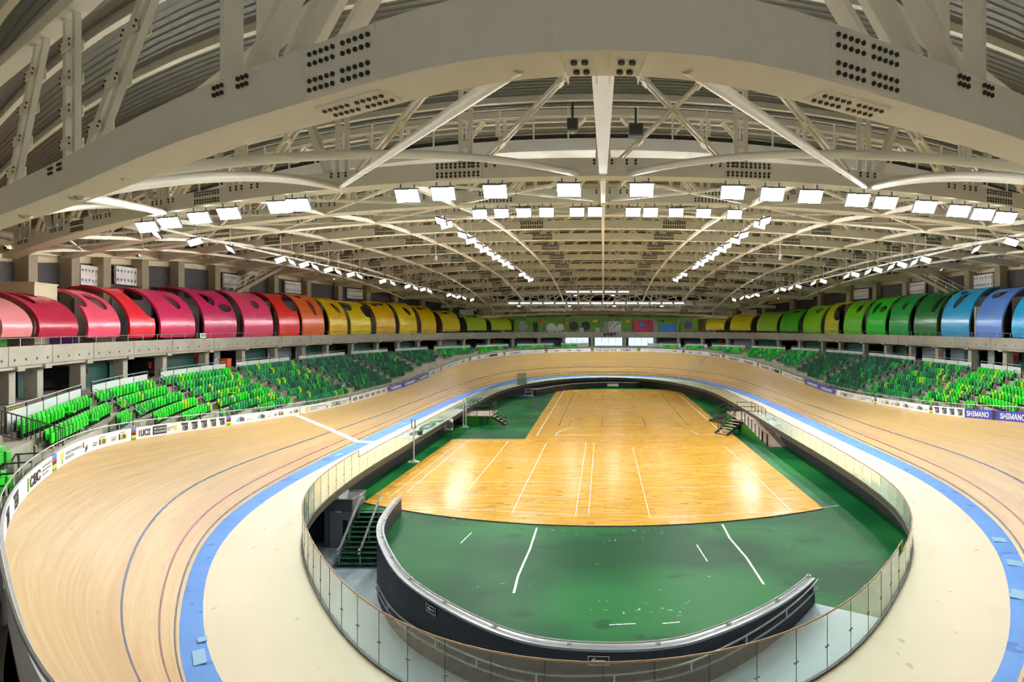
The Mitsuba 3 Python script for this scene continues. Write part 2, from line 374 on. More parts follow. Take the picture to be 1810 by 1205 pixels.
# ================================================================ THE INFIELD
poly = lambda loop, off=0.0: Polygon(np.array(loop.q[:-1:8, :2])).buffer(off)
pA = poly(A)
G_PTS = [(-10.9, 33.2), (-10.6, 30.4), (-10.1, 28.2), (-8.8, 25.3), (-7.1, 22.5), (-5.2, 20.4), (-3.6, 19.0), (-1.9, 18.0), (-.4, 17.7), (1, 17.7), (2.3, 18.0), (3.2, 18.5), (4.7, 19.6), (6.2, 21), (7.55, 22.6)]
g = np.array(G_PTS); gt = np.r_[0, np.cumsum(np.linalg.norm(np.diff(g, axis=0), axis=1))]
gc = CubicSpline(gt, g); gq = gc(np.linspace(0, gt[-1], 70))
def normals2(q):
    d = np.gradient(q, axis=0); d /= np.linalg.norm(d, axis=1, keepdims=True)
    return np.stack([d[:, 1], -d[:, 0]], 1)           # to the right of travel
gn = normals2(gq)                                     # points towards the trench (outside)
# trench outline: guard wall, then along the apron wall back
a0, a1 = A.near((-14.9, 34.6)), A.near((9.9, 21.2))
arc = lambda s0, s1, off, n=80: (lambda s: A(s) + off * A.n(s))(np.linspace(s0, s1, n))
out_left = np.vstack([arc(a1 - A.L, 0, 1.3, 50), arc(0, a0, 1.3, 60)])
near_trench = Polygon(np.vstack([gq, out_left, [(-14.95, 34.8), (-13.6, 34.9), (-13.3, 34.0), (-11.0, 33.9)]])).buffer(0)
GF = np.array([(-9.9, 90.4), (-8.6, 93.5), (-6.6, 97.2), (-4.4, 99.9), (-2, 101.5), (0, 102.2), (2.5, 102.3), (4.8, 101.9), (6.2, 102.5)])
ft = np.r_[0, np.cumsum(np.linalg.norm(np.diff(GF, axis=0), axis=1))]
fq = CubicSpline(ft, GF)(np.linspace(0, ft[-1], 50)); fn = -normals2(fq)
b0, b1 = A.near((-12.6, 89.5)), A.near((7.0, 102))
far_trench = Polygon(np.vstack([fq, arc(b1, b0, 1.3, 50), [(-12.6, 90.2)]])).buffer(0)
inside = poly(A, .95)
struct('floor', flat(inside.difference(near_trench).difference(far_trench), -0.3, 0.0), 'm_green_floor', 'green painted infield floor, scuffed and marked, round the wooden court')

# wall under the apron: fascia on top, dark wall set back below
wall = thing('infield_wall', 'dark grey wall with a brownish concrete fascia under the apron round the infield', 'wall')
sA, pA_, nA = ring(A, 0.8)
put('fascia', strip(pA_, nA, [(0.0, ZA - 0.004), (1.6, ZA - 0.012), (1.6, ZA - .36), (0.12, ZA - .36), (0.0, ZA - .32)], True), 'm_fascia', wall)
rec = np.clip(1 - np.abs(sA - A.near((-12.6, 28))) / 7.5, 0, 1); rec = 0.9 + 3.0 * np.clip(rec * 3, 0, 1)
prof = np.stack([np.stack([[r, 1.2], [r + .3, 1.2], [r + .3, -2.6], [r, -2.6]]) for r in rec])
put('dark_wall', strip(pA_, nA, prof, True), 'm_wall_dark', wall)

# guard wall round the near ramp, with coping and hand rails
gw = thing('guard_wall', 'curved dark grey parapet with a pale metal coping in front of the near ramp', 'parapet')
put('wall_body', strip(gq, gn, [(-.14, -.05), (-.14, .86), (.14, .86), (.14, -2.5), (-.1, -2.5)]), 'm_wall_dark', gw)
put('coping', strip(gq, gn, [(-.17, .86), (-.17, .93), (.17, .93), (.17, .86)]), 'm_coping', gw)
put('top_rail', tube(np.c_[gq - gn * .08, np.full(len(gq), 1.0)], .028), 'm_rail', gw)
for i in range(3, 70, 6):
    p = gq[i] - gn[i] * .08
    put('rail_bracket', box((p[0], p[1], .955), (.14, .1, .06), math.atan2(gn[i][1], gn[i][0])), 'm_white', gw)
def zramp(t):                                        # along the guard wall, 0 at its left end
    return -1.95 * (1 - np.clip((t - .12) / .88, 0, 1) ** 0.9)
tt = np.linspace(0, 1, 70)
rail = thing('ramp_handrail', 'pale double handrail fixed along the ramp side of the curved parapet', 'handrail')
sl_ = slice(16, 70)
for dz in (.62, .9):
    put('rail_tube', tube(np.c_[gq + gn * .26, zramp(tt) + dz][sl_], .03), 'm_rail', rail)
for i in range(18, 70, 5):
    p = gq[i] + gn[i] * .26
    put('post', join([box((p[0], p[1], zramp(tt[i]) + .75), (.04, .04, .3)), bar((*(gq[i] + gn[i] * .12), zramp(tt[i]) + .72), (*p, zramp(tt[i]) + .72), .03, .03)]), 'm_rail', rail)
# ramp floor
ra = np.linspace(0, 1, 70)
aa = np.vstack([arc(a0, 0, 1.1, 60), arc(0, a1 - A.L, 1.1, 60)])
la = np.r_[0, np.cumsum(np.linalg.norm(np.diff(aa, axis=0), axis=1))]; la /= la[-1]
aa = np.stack([np.interp(ra, la, aa[:, j]) for j in (0, 1)], 1)
gl = gq.copy()
zz = zramp(ra)
Pm = np.stack([np.c_[gl, zz + .004], np.c_[(gl + aa) / 2, zz + .004], np.c_[aa, zz + .004]], 1)
solo('ramp', grid(Pm), 'm_ramp', 'pale blue grey ramp sloping down behind the curved parapet', 'ramp')
solo('ramp_landing', box((-14.2, 30.4, -2.05), (10, 9, .18)), 'm_ramp', 'grey landing at the foot of the green stairs', 'landing')
for i, gi in enumerate((int(np.argmin(np.abs(gq[:, 0] + 5.6))), int(np.argmin(np.abs(gq[:, 0] - .02))))):
    p = gq[gi] + gn[gi] * .16; a = math.atan2(gn[gi][1], gn[gi][0])
    sg = thing('direction_sign', ['small black arrow sign on the left part of the dark curved parapet', 'small black arrow sign in the middle of the dark curved parapet'][i], 'sign')
    zc = .62
    put('plate', box((p[0], p[1], zc), (.02, .62, .26), a), 'm_black', sg)
    q = p + gn[gi] * .012
    put('frame', join([box((*(q + np.array([-gn[gi][1], gn[gi][0]]) * dx), zc + dzz), (.012, ww, hh), a) for dx, dzz, ww, hh in ((0, .12, .6, .018), (0, -.12, .6, .018), (.295, 0, .018, .25), (-.295, 0, .018, .25))]), 'm_white', sg)
    tdir = np.array([-gn[gi][1], gn[gi][0]])
    ar = [bar((*(q + tdir * .2), zc), (*(q - tdir * .2), zc), .012, .03)]
    for s_ in (-1, 1):
        ar.append(bar((*(q + tdir * -.2), zc), (*(q - tdir * .1), zc + .07 * s_), .012, .03))
    put('arrow', join(ar), 'm_white', sg)

# stairs down to the ramp
st = thing('green_stairs', 'narrow flight of dark green stairs between the lift shaft and the curved parapet', 'stairs')
n_st = 11
mat('m_stair_green', (14, 84, 52), .55); mat('m_stair_riser', (8, 40, 28), .6)
for i in range(n_st):
    z = -0.02 - i * 0.175; y = 33.9 - i * .27
    xl, xr = -13.25 - .012 * i, -11.05 + .03 * i
    put('step', box(((xl + xr) / 2, y - .14, z - .02), (xr - xl, .30, .04)), 'm_stair_green', st)
    put('riser', box(((xl + xr) / 2, y + .0, z - .12), (xr - xl, .03, .18)), 'm_stair_riser', st)
for nm, x in (('left', -13.15), ('middle', -12.1)):
    h = thing('stair_handrail', {'left': 'pale double handrail on the lift side of the green stairs', 'middle': 'pale handrail up the middle of the green stairs'}[nm], 'handrail')
    for dz in (.9, .72):
        put('rail_tube', tube([(x, 34.1, .0 + dz), (x, 33.7, dz - .05), (x, 31.0, -1.9 + dz), (x, 30.75, -1.95 + dz)], .032), 'm_rail', h)
    for y, z in ((33.5, -.3), (32.2, -1.12), (31.0, -1.92)):
        put('post', tube([(x, y, z), (x, y, z + .9)], .026), 'm_rail', h)

# lift shaft head
lift = thing('lift_shaft', 'dark grey lift shaft with an open top box beside the green stairs', 'lift')
put('body', box((-14.35, 34.6, -.95), (1.5, 1.75, 2.1)), 'm_lift', lift)
for a_ in ((-14.35, 33.7, .35, 1.56, .08, .6), (-14.35, 35.5, .35, 1.56, .08, .6), (-13.6, 34.6, .35, .08, 1.8, .6), (-15.1, 34.6, .35, .08, 1.8, .6)):
    put('parapet_panel', box(a_[:3], a_[3:]), 'm_lift', lift)
put('top_rim', join([box((-14.35, 33.68, .67), (1.64, .1, .05)), box((-14.35, 35.52, .67), (1.64, .1, .05)), box((-13.58, 34.6, .67), (.1, 1.9, .05)), box((-15.12, 34.6, .67), (.1, 1.9, .05))]), 'm_coping', lift)
put('lining', join([box((-14.35, 33.78, .38), (1.4, .04, .5)), box((-14.35, 35.42, .38), (1.4, .04, .5)), box((-13.68, 34.6, .38), (.04, 1.64, .5)), box((-15.02, 34.6, .38), (.04, 1.64, .5))]), 'm_white', lift, kind='stuff')
put('roof_plate', box((-14.35, 34.6, .12), (1.5, 1.75, .06)), 'm_coping', lift)
put('machine_cover', rbox((-14.75, 34.8, .5), (.55, 1.4, .5), .03), 'm_white', lift)
d_ = put('door', box((-14.2, 33.70, -.95), (1.15, .06, 1.95)), 'm_coping', lift, label='grey lift door with a dark narrow window')
put('door_window', box((-13.95, 33.66, -.95), (.26, .03, 1.0)), 'm_black', d_)
put('door_light', rbox((-14.3, 33.62, .02), (.3, .1, .08), .02), 'm_white', lift)
ex = thing('fire_extinguisher', 'red fire extinguisher in the dark recess beside the lift', 'fire extinguisher')
put('cylinder', tube([(-15.6, 32.2, -1.95), (-15.6, 32.2, -1.45)], .09, 12), 'm_red', ex)
put('nozzle', tube([(-15.6, 32.2, -1.45), (-15.6, 32.2, -1.35), (-15.52, 32.15, -1.38)], .03), 'm_black', ex)

# ---------------------------------------------------------------- the wooden court: panels laid side by side
court = thing('wooden_court', 'glossy honey wood sports court laid on the green infield floor', 'court')
front = lambda x: 31.2 + 0.0215 * (x - .3) ** 2
xs = np.linspace(-13.6, 12.1, 40)
court_poly = Polygon([*zip(xs, front(xs)), (12.0, 99.4), (-7.3, 99.4), (-6.95, 55.4), (-13.4, 55.4)])
pw, ph = 2.30, 1.10
panels = []
for j in range(62):
    y0 = 31.0 + j * ph
    for i in range(-1, 13):
        x0 = -13.7 + i * pw + (j % 2) * pw / 2
        g_ = shapely.box(x0 + .002, y0 + .002, x0 + pw - .002, y0 + ph - .002).intersection(court_poly)
        if g_.area > .02:
            panels.append((y0, g_, rng.uniform(0.0, 0.0025)))
panels.sort(key=lambda t: t[0])
def panel_mesh(g_, dz):
    return flat(g_, 0.002, 0.046 + dz)
for y0, g_, dz in panels[:300]:
    put('panel', panel_mesh(g_, dz), 'm_court', court)
put('far_panels', join([panel_mesh(g_, dz) for _, g_, dz in panels[300:]]), 'm_court', court, kind='stuff', label='wooden panels of the far half of the court')
put('front_edge', strip(np.c_[xs, front(xs)], np.repeat([[0, -1.0]], 40, 0), [(0, .0), (0, .05), (.06, .0)]), 'm_black', court)
ZC = 0.052
def line(pts, m='m_white', wd=.06, nm='court_line', parent=court, z=ZC):
    l_ = LineString(pts).buffer(wd / 2, cap_style='flat', join_style='mitre')
    return put(nm, flat(l_, z - .004, z), m, parent)
arcp = lambda cx, cy, r, a0, a1, n=40: [(cx + r * math.cos(math.radians(t)), cy + r * math.sin(math.radians(t))) for t in np.linspace(a0, a1, n)]
line([(-6.1, 57.4), (-6.1, 98.2), (11.2, 98.2), (11.2, 57.8), (-6.1, 57.4)], wd=.09)
line([(-4.4, 57.5), *[(2.2 + 6.6 * math.cos(t), 57.6 + 6.2 * math.sin(t)) for t in np.linspace(math.pi, 0, 40)]], wd=.08)
line([(-4.4, 98.1), *[(2.2 + 6.6 * math.cos(t), 98.1 - 6.2 * math.sin(t)) for t in np.linspace(math.pi, 0, 40)]], wd=.08)
line([(-4.45, 62.6), (-4.45, 92.4)], 'm_black', .07); line([(8.6, 62.6), (8.6, 92.4)], 'm_stage_green', .07)
line([(-4.45, 62.6), (8.6, 62.6)], 'm_fascia', .04)
for y0, s_ in ((62.6, 1), (92.4, -1)):
    line([(-.1, y0), (-.1, y0 + s_ * 5.9), (4.3, y0 + s_ * 5.9), (4.3, y0)], 'm_black', .06)
    line([(-3.5, y0), (-3.5, y0 + s_ * 2.2), *[(2.1 + 5.6 * math.cos(t), y0 + s_ * (2.2 + 5.2 * math.sin(t))) for t in np.linspace(math.pi, 0, 40)], (7.7, y0)], 'm_fascia', .05)
    line([(2.1 + 1.3 * math.cos(t), y0 + s_ * (1.0 + 1.3 * math.sin(t))) for t in np.linspace(math.pi, 0, 20)], 'm_black', .05)
line(arcp(2.1, 77.4, 1.8, 0, 360), 'm_fascia', .05); line(arcp(2.1, 77.4, 3.2, 0, 360), 'm_white', .05); line([(-6.1, 77.4), (11.2, 77.4)], 'm_white', .04)
for pts in ([(-.77, 33.0), (-.77, 53.6)], [(-1.46, 33.0), (-1.46, 53.6)], [(-4.88, 33.2), (-4.88, 53.6)], [(-.77, 53.5), (-4.9, 53.5)], [(-8.25, 38), (-8.25, 54.5)], [(-12.5, 36.2), (-12.5, 55.2)], [(-11.85, 37.5), (-11.85, 54.8)],
            [(-12.5, 54.6), (-7, 54.4)], [(-.77, 47), (-12.5, 47.2)], [(-.77, 46.2), (-12.5, 46.4)], [(-.77, 39.9), (-12.5, 40.1)], [(-.77, 39.1), (-9, 39.2)], [(-.77, 32.9), (-11, 34.6)], [(-1.46, 36.6), (-8.25, 36.9)],
            [(2.45, 32.5), (2.45, 51.6)], [(2.45, 51.5), (10.2, 51.6)], [(10.2, 33.6), (10.2, 51.8)], [(2.45, 44.7), (10.2, 44.9)], [(2.45, 41.7), (10.2, 42.0)], [(2.45, 38.6), (10.2, 38.9)], [(2.45, 32.5), (10.2, 33.6)]):
    line(pts, wd=.038)
line([(4.6, 51.55), (6.6, 51.7)], 'm_fascia', .1)
fl = thing('floor_marking', 'long white line on the green floor left of the middle, in front of the court', 'floor line')
line([(-3.3, 31.0), (-3.3, 28), (-3.42, 25), (-3.36, 23.4)], wd=.09, nm='stripe', parent=fl, z=.006)
fl = thing('floor_marking', 'long white line on the green floor right of the middle, in front of the court', 'floor line')
line([(6.05, 31.6), (6.0, 29.5), (6.22, 27), (6.25, 24.2)], wd=.09, nm='stripe', parent=fl, z=.006)
fl = thing('floor_marking', 'short scuffed white marks on the green floor near the parapet', 'floor line')
for a_, b_ in (((.2, 20.9), (1.1, 21.0)), ((2.0, 21.0), (2.6, 21.1)), ((12.2, 34.5), (13.2, 34.9)), ((4.3, 28.6), (4.45, 26.6)), ((-6.4, 30.3), (-6.6, 28.8)), ((-12, 63), (-9.5, 62.4))):
    line([a_, b_], wd=.05, nm='stripe', parent=fl, z=.006)

# ---------------------------------------------------------------- glass balustrade on the apron edge
bal = thing('glass_balustrade', 'pale green glass balustrade with a thin brown top rail round the infield', 'balustrade')
s0, s1 = A.near((-14.1, 35.6)), A.near((10.0, 20.6))
def htop(s):                                         # taller in front of the ramp
    s = s % A.L
    return 1.42 if (s < s0 or s > s1) else 1.05
edges = []
s = 0.0
while s < A.L - .5:
    edges.append(s); s += 1.25 if htop(s) > 1.2 else 1.35
edges.append(A.L)
for i, (u, v) in enumerate(zip(edges[:-1], edges[1:])):
    p, q = A(u + .015), A(v - .015)
    z0, z1 = ZA + .02, ZA + htop((u + v) / 2)
    Pq = np.array([[(*p, z0), (*p, z1)], [(*q, z0), (*q, z1)]])
    put('pane', grid(Pq), 'm_glass', bal)
for lo, hi, h in ((s0, s1, 1.05), (s1 - A.L, s0, 1.42)):
    sc, pc, ncv = run(A, lo, hi, .7)
    put('top_rail', tube(np.c_[pc, np.full(len(pc), ZA + h + .012)], .022, 6), 'm_edge_wood', bal)
for sx in (s0, s1):
    p = A(sx); put('top_rail', tube([(*p, ZA + 1.06), (*p, ZA + 1.44)], .02, 6), 'm_edge_wood', bal)
sc, pc, ncv = ring(A, .8)
put('base_channel', strip(pc, ncv, [(-.04, ZA - .12), (-.04, ZA + .06), (.04, ZA + .06), (.04, ZA)], True), 'm_rail_dark', bal)
for u in edges[:-1]:
    if htop(u) > 1.2:
        p, n_ = A(u), A.n(u); t_ = np.array([n_[1], -n_[0]])
        put('joint', box((*p, ZA + .72), (.014, .014, 1.38)), 'm_rail_dark', bal)
        put('clamp', join([bar((*(p + t_ * .08), ZA + .62), (*(p - t_ * .08), ZA + .64), .03, .025)]), 'm_rail_dark', bal)
    else:
        p = A(u); put('joint', box((*p, ZA + .53), (.01, .01, 1.0)), 'm_rail', bal)
# ================================================================ STANDS, CONCOURSE AND BALCONY
ZC_F, ZB_F = 6.0, 8.75                                # concourse floor, balcony floor
pC, pE, pS = poly(C), poly(E), poly(S)
W_OFF = 5.0
s_, p_, n_ = ring(S, 1.5)
struct('floor', strip(np.array([c for c in ring(C, 1.2)[1]]), ring(C, 1.2)[2], [(0, ZC_F), (9.5, ZC_F), (9.5, ZC_F - .25), (0, ZC_F - .25)], True), 'm_concourse', 'grey concourse floor behind the seats')
struct('floor', strip(p_, n_, [(.2, ZB_F), (W_OFF + .5, ZB_F), (W_OFF + .5, ZB_F - .3), (.2, ZB_F - .3)], True), 'm_concrete', 'concrete balcony floor above the concourse')
struct('floor', flat(poly(C, .1).difference(pE), 1.9, 2.0), 'm_concrete', 'concrete ground under the stands')

# parapet of the balcony: precast concrete panels with bolt holes
par = thing('balcony_parapet', 'pale precast concrete balcony front running round the hall with small bolt holes', 'parapet')
joints = [26, 31, 36, 41, 46, 50.9, 55.2, 59.9, 65.1, 70.6, 77.3, 83.9, 90.4, 97.0, 103.6, 110, 116.2, 122.3, 128.4, 134.6, 140.8, 147, 153.2, 159.4, 165.6, 171.8, 178, 184.2, 190.4, 196.6, 202.8, 209, 215.2, 221.4, 227.6, 233.8, 240, 246.2, 252.4, 258.6, 264.8, 271, 277.2]
for a, b in zip(joints[:-1], joints[1:]):
    s, p, n = run(S, a + .03, b - .03, 1.0)
    put('panel', strip(p, n, [(-.1, 9.0), (.16, 9.0), (.16, 7.92), (-.02, 7.92), (-.1, 8.0)]), 'm_concrete', par)
    for k in range(4):
        q = a + (b - a) * (k + .5) / 4
        c = S(q) - S.n(q) * .105
        if 45 < q < 275: put('bolt_hole', tube([(*(c), 8.3), (*(c - S.n(q) * .015), 8.3)], .07, 8), 'm_rail_dark', par)
s, p, n = run(S, 26, 278, 1.0)
put('soffit', strip(p, n, [(-.02, 7.95), (-.02, 7.8), (3.4, 7.8), (3.4, 8.4), (.16, 8.4)]), 'm_concrete', par)
hr = thing('balcony_handrail', 'thin pale metal handrail on top of the concrete balcony front', 'handrail')
put('rail_tube', tube(np.c_[p + n * .05, np.full(len(p), 9.42)], .025, 6), 'm_rail', hr)
for q in np.arange(40, 272, 2.05):
    c = S(q) + S.n(q) * .05
    put('post', box((*c, 9.21), (.035, .035, .42)), 'm_rail', hr)

# columns under the balcony and up the rear wall
low = [46.5, 52.0, 54.7, 59.4, 64.7, 70.2, 76.8, 83.2, 89.8, 95.9, 101.8, 108.2, 114.4, 119.5, 124.5, 130.0, 136.4, 143.0, 149.0, 155.0, 160.3, 166.2, 173.0, 179.4, 184.5, 189.8, 195.6, 201.8, 208.1, 213.6, 219.5, 224.0, 230.3, 236.1, 242.2, 248.2, 254.5, 260.2, 267.5]
for ic, q in enumerate(low):
    c, n = S(q) + S.n(q) * .55, S.n(q); a = math.atan2(n[1], n[0])
    k = thing('concourse_column', f'square concrete column under the balcony front, {nth(ic)} from the left edge', 'column', 'concrete columns under the balcony')
    put('shaft', rbox((*c, 6.95), (.62, .62, 1.9), .03, a), 'm_concrete', k)
    put('corbel', rbox((*(c - n * .35), 7.82), (.7, .7, .26), .02, a), 'm_concrete', k)
    put('beam', box((*(c + n * 1.8), 7.72), (3.2, .45, .3), a), 'm_concrete', k)
# rear wall of the concourse with panels of several kinds
kinds = 'g g gk g gk g rd g y yg r g k g k y k r b b w w w b b r y g k g k g kg gd y yg dr kg'.split()
cw = struct('wall_lower', strip(p_, n_, [(3.6, ZC_F), (3.6, ZB_F - .3), (3.8, ZB_F - .3), (3.8, ZC_F)], True), 'm_panel_dark', 'dark wall at the back of the concourse')
def wall_panel(a, b, off, z0, z1, m, nm='panel', parent=None, th=.06, label=None):
    s, p, n = run(S, a, b, .9)
    return put(nm, strip(p, n, [(off, z0), (off, z1), (off + th, z1), (off + th, z0)]), m, parent, label=label)
n_win = 0
ext_spots, door_spots = [], []
for a, b, kd in zip(low[:-1], low[1:], kinds):
    for j, ch in enumerate(kd):
        u = a + .5 + (b - a - 1.0) * j / len(kd); v = a + .5 + (b - a - 1.0) * (j + 1) / len(kd)
        if ch == 'g': wall_panel(u, v, 1.15 if len(kd) == 1 else 1.5, ZC_F + .02, 8.4, 'm_panel_green', parent=cw)
        if ch == 'b': wall_panel(u, v, 1.8, ZC_F + .02, 8.4, 'm_panel_blue', parent=cw)
        if ch == 'y': wall_panel(u, v, 1.5, ZC_F + .02, 8.4, 'm_panel_grey', parent=cw)
        if ch == 'r':
            wall_panel(u, v, 2.6, ZC_F + .02, 8.4, 'm_panel_green', parent=cw); ext_spots.append((u + v) / 2)
        if ch == 'd': door_spots.append(u + .9)
        if ch == 'w':
            n_win += 1
            wk = put(f'window_{n_win}', strip(*run(S, u + .1, v - .1, .9)[1:], [(2.0, 6.05), (2.0, 7.85), (2.06, 7.85), (2.06, 6.05)]), 'm_flood_face', None)
            scene[wk]['emitter'] = {'type': 'area', 'radiance': {'type': 'rgb', 'value': list(DAY)}}
            labels[wk] = {'label': ['bright daylit frosted window left of the three at the far end of the hall', 'bright daylit frosted window in the middle of the far end', 'bright daylit frosted window right of the three at the far end of the hall'][n_win - 1], 'category': 'window', 'kind': 'structure'}
            for k in range(5):
                q = u + .1 + (v - u - .2) * k / 4
                c = S(q) + S.n(q) * 1.96
                put('mullion', box((*c, 6.95), (.05, .05, 1.8)), 'm_ink_pale', wk)
for i, q in enumerate([53.0, *door_spots]):
    n = S.n(q); c = S(q) + n * (.95 if i == 0 else 1.6); a = math.atan2(n[1], n[0])
    dk = thing('concourse_door', ['white door standing open beside the leftmost concrete column', 'pale door beside the red fire gear on the left concourse', 'pale door on the right concourse beside a green panel', 'pale door beside the red fire gear at the right end of the concourse'][min(i, 3)], 'door')
    put('leaf', box((*c, 7.05), (.06, 1.0, 2.1), a), 'm_door', dk)
    put('frame', join([box((*(c + np.array([-n[1], n[0]]) * d), 7.08), (.1, .07, 2.16), a) for d in (-.54, .54)] + [box((*c, 8.15), (.1, 1.15, .07), a)]), 'm_panel_grey', dk)
    put('handle', box((*(c - n * .06 + np.array([-n[1], n[0]]) * .38), 7.05), (.04, .14, .04), a), 'm_rail_dark', dk)
for i, q in enumerate([61.6, 69.9, *ext_spots]):
    n = S.n(q); c = S(q) + n * (1.2 if i < 2 else 2.2)
    ek = thing('fire_extinguisher', f'red fire extinguisher on the concourse under the balcony, {nth(i)} from the left', 'fire extinguisher', 'fire extinguishers on the concourse')
    put('cylinder', tube([(*c, 6.75), (*c, 7.25)], .1, 10), 'm_red', ek)
    put('hose', tube([(*c, 7.25), (*(c - n * .12), 7.3), (*(c - n * .14), 6.95)], .03, 6), 'm_black', ek)
    if i > 1:
        put('cabinet', box((*(c + n * .2), 7.2), (.1, .7, .7), math.atan2(n[1], n[0])), 'm_red', ek)
bc = thing('orange_bin', 'orange litter bin on the left concourse beside a concrete column', 'bin')
c = S(78.0) + S.n(78.0) * -.7
put('body', rbox((*c, 6.5), (.8, .7, .95), .06), 'm_orange', bc); put('lid', rbox((*c, 7.02), (.86, .76, .1), .04), 'm_orange', bc)
c = S(56.1) + S.n(56.1) * 2.6
solo('blue_bench_screen', rbox((*c, 6.7), (1.0, 2.6, 1.2), .05, math.atan2(*S.n(56.1)[::-1])), 'm_panel_blue', 'dark blue padded screen in the shade of the left concourse', 'screen')

# upper rear wall, columns and dark panels
up = [45, 51, 57, 61.7, 66.1, 69.7, 74.5, 79.6, 85.5, 90.8, 96.8, 104.0, 111.0, 117.3, 123.6, 130.1, 137.1, 144.3, 150.4, 156.5, 162, 169.8, 177, 183, 189.0, 194.5, 200.9, 207.3, 213.9, 220.7, 226.8, 233.8, 241.1, 247.3, 252.8, 258.5, 265]
def eave(s):
    y = (S(s) + W_OFF * S.n(s))[..., 1]
    return np.interp(y, [0, 35, 41, 46, 50, 55, 60, 66, 78, 99, 105, 111, 118, 124, 129, 136], [13.0, 14.4, 14.8, 15.3, 15.6, 16.0, 16.3, 16.5, 16.7, 16.6, 16.1, 15.3, 14.8, 13.6, 13.2, 12.75])
names = [('left', 20, 146), ('far', 146, 193), ('right', 193, 300), ('near', 300, S.L + 20)]
for nm, a, b in names:
    s, p, n = run(S, a, b, 1.5)
    e = eave(s)
    pr = np.stack([np.stack([[W_OFF, ZB_F - .3], [W_OFF, ee + 2.6], [W_OFF + .3, ee + 2.6], [W_OFF + .3, ZB_F - .3]]) for ee in e])
    wk = struct('wall_' + nm, strip(p, n, pr), 'm_eave', f'upper wall behind the balcony, {nm} side of the hall')
    if nm == 'near': continue
    for u, v in zip(up[:-1], up[1:]):
        if a <= (u + v) / 2 < b and not (nm == 'far'):
            ss, pp, nn = run(S, u + .3, v - .3, 1.2)
            ez = eave(ss) - .55
            pr = np.stack([np.stack([[W_OFF - .12, ZB_F], [W_OFF - .12, ee], [W_OFF - .02, ee], [W_OFF - .02, ZB_F]]) for ee in ez])
            put('dark_panel', strip(pp, nn, pr), 'm_upper_panel', wk)
for ic, q in enumerate(up):
    n = S.n(q); c = S(q) + n * (W_OFF - .45); e = float(eave(q))
    k = thing('upper_column', f'beige column from the balcony up to the roof edge, {nth(ic)} from the left', 'column', 'columns of the upper wall')
    put('shaft', rbox((*c, (ZB_F + e) / 2), (.9, .95, e - ZB_F), .04, math.atan2(n[1], n[0])), 'm_column', k)
# the cornice that carries the roof
s, p, n = run(S, 30, 280, 1.5); e = eave(s)
pr = np.stack([np.stack([[W_OFF - 1.3, ee - .05], [W_OFF - 1.3, ee + .75], [W_OFF + .1, ee + .75], [W_OFF + .1, ee - .05]]) for ee in e])
struct('trim_1', strip(p, n, pr), 'm_eave', 'cream steel cornice on top of the upper columns')

# white ventilation grids with round holes
gspots = [(67.3, 70.1), (71.4, 74.5), (86.9, 91.0), (98.7, 103.6), (112.5, 117.1), (138.6, 144.1), (195.2, 199.6), (220.8, 225.5), (233.7, 238.5), (247.9, 251.4)]
glab = ['leftmost white grid of round vents on the left upper wall', 'second white grid of round vents on the left upper wall', 'white vent grid behind the left steel stair', 'white vent grid above the orange pod', 'white vent grid above the first yellow pods', 'far white vent grid above the last green pods on the left', 'far white vent grid above the pale yellow pods on the right', 'white vent grid above the lime pods on the right', 'white vent grid above the dark green pods on the right', 'white vent grid behind the right steel stair']
for (a, b), lb in zip(gspots, glab):
    q = (a + b) / 2; n = S.n(q); t = np.array([n[1], -n[0]]); c = S(q) + n * (W_OFF - .3); e = float(eave(q)) - .75
    wd = min(b - a, 3.6); hh = 1.5; cols = 7
    sq = m3.CrossSection.square((wd, hh), True)
    holes = m3.CrossSection([]) if False else None
    slab = m3.Manifold.extrude(sq, .18)
    for i in range(cols):
        for j in (0, 1):
            slab = slab - m3.Manifold.cylinder(.5, wd / cols * .27, -1, 16).translate(((i - 3) * wd / cols, (j - .5) * hh / 2, -.1))
    m = slab.to_mesh(); v = np.array(m.vert_properties[:, :3]); f = np.array(m.tri_verts)
    v3 = np.c_[c[0] - t[0] * v[:, 0] - n[0] * v[:, 2], c[1] - t[1] * v[:, 0] - n[1] * v[:, 2], e - hh / 2 + v[:, 1]]
    gk = thing('vent_grid', lb, 'vent grid')
    put('frame', (v3, f), 'm_white', gk)

# ---------------------------------------------------------------- tiers, aisles, seats
RISE, TREAD = .42, .85
aisles = [26.0, 33.4, 35.2, 46.8, 57.5, 69.8, 82.0, 95.2, 105.9, 115.6, 126.2, 135.6, 145.8, 150.5, 166.4, 171.2, 177.0, 186.9, 196.7, 205.4, 216.9, 229.7, 240.3, 247.4, 257.5]
stand = thing('tiered_stand', 'grey concrete stepped stand under the rows of seats', 'stand')
sT, pT, nT = run(C, 24, 262, .8)
Ez = np.array([E(E.near(p))[2] for p in pT]); dE = np.array([np.linalg.norm(E(E.near(p))[:2] - p) for p in pT])
tier_ok = []
for k in range(9):
    z = 5.72 - RISE * k
    ok = (z > Ez + .12) & (dE > TREAD * k + .62)
    tier_ok.append((z, ok))
    idx = np.flatnonzero(ok)
    for grp in np.split(idx, np.flatnonzero(np.diff(idx) > 1) + 1):
        if len(grp) > 3:
            put('tier', strip(pT[grp], nT[grp], np.stack([[(-TREAD * k, z), (-w_, z), (-w_, z - 1.6), (-TREAD * k, z - 1.6)] for w_ in np.minimum(TREAD * (k + 1), dE[grp] - .08)])), 'm_tread', stand)
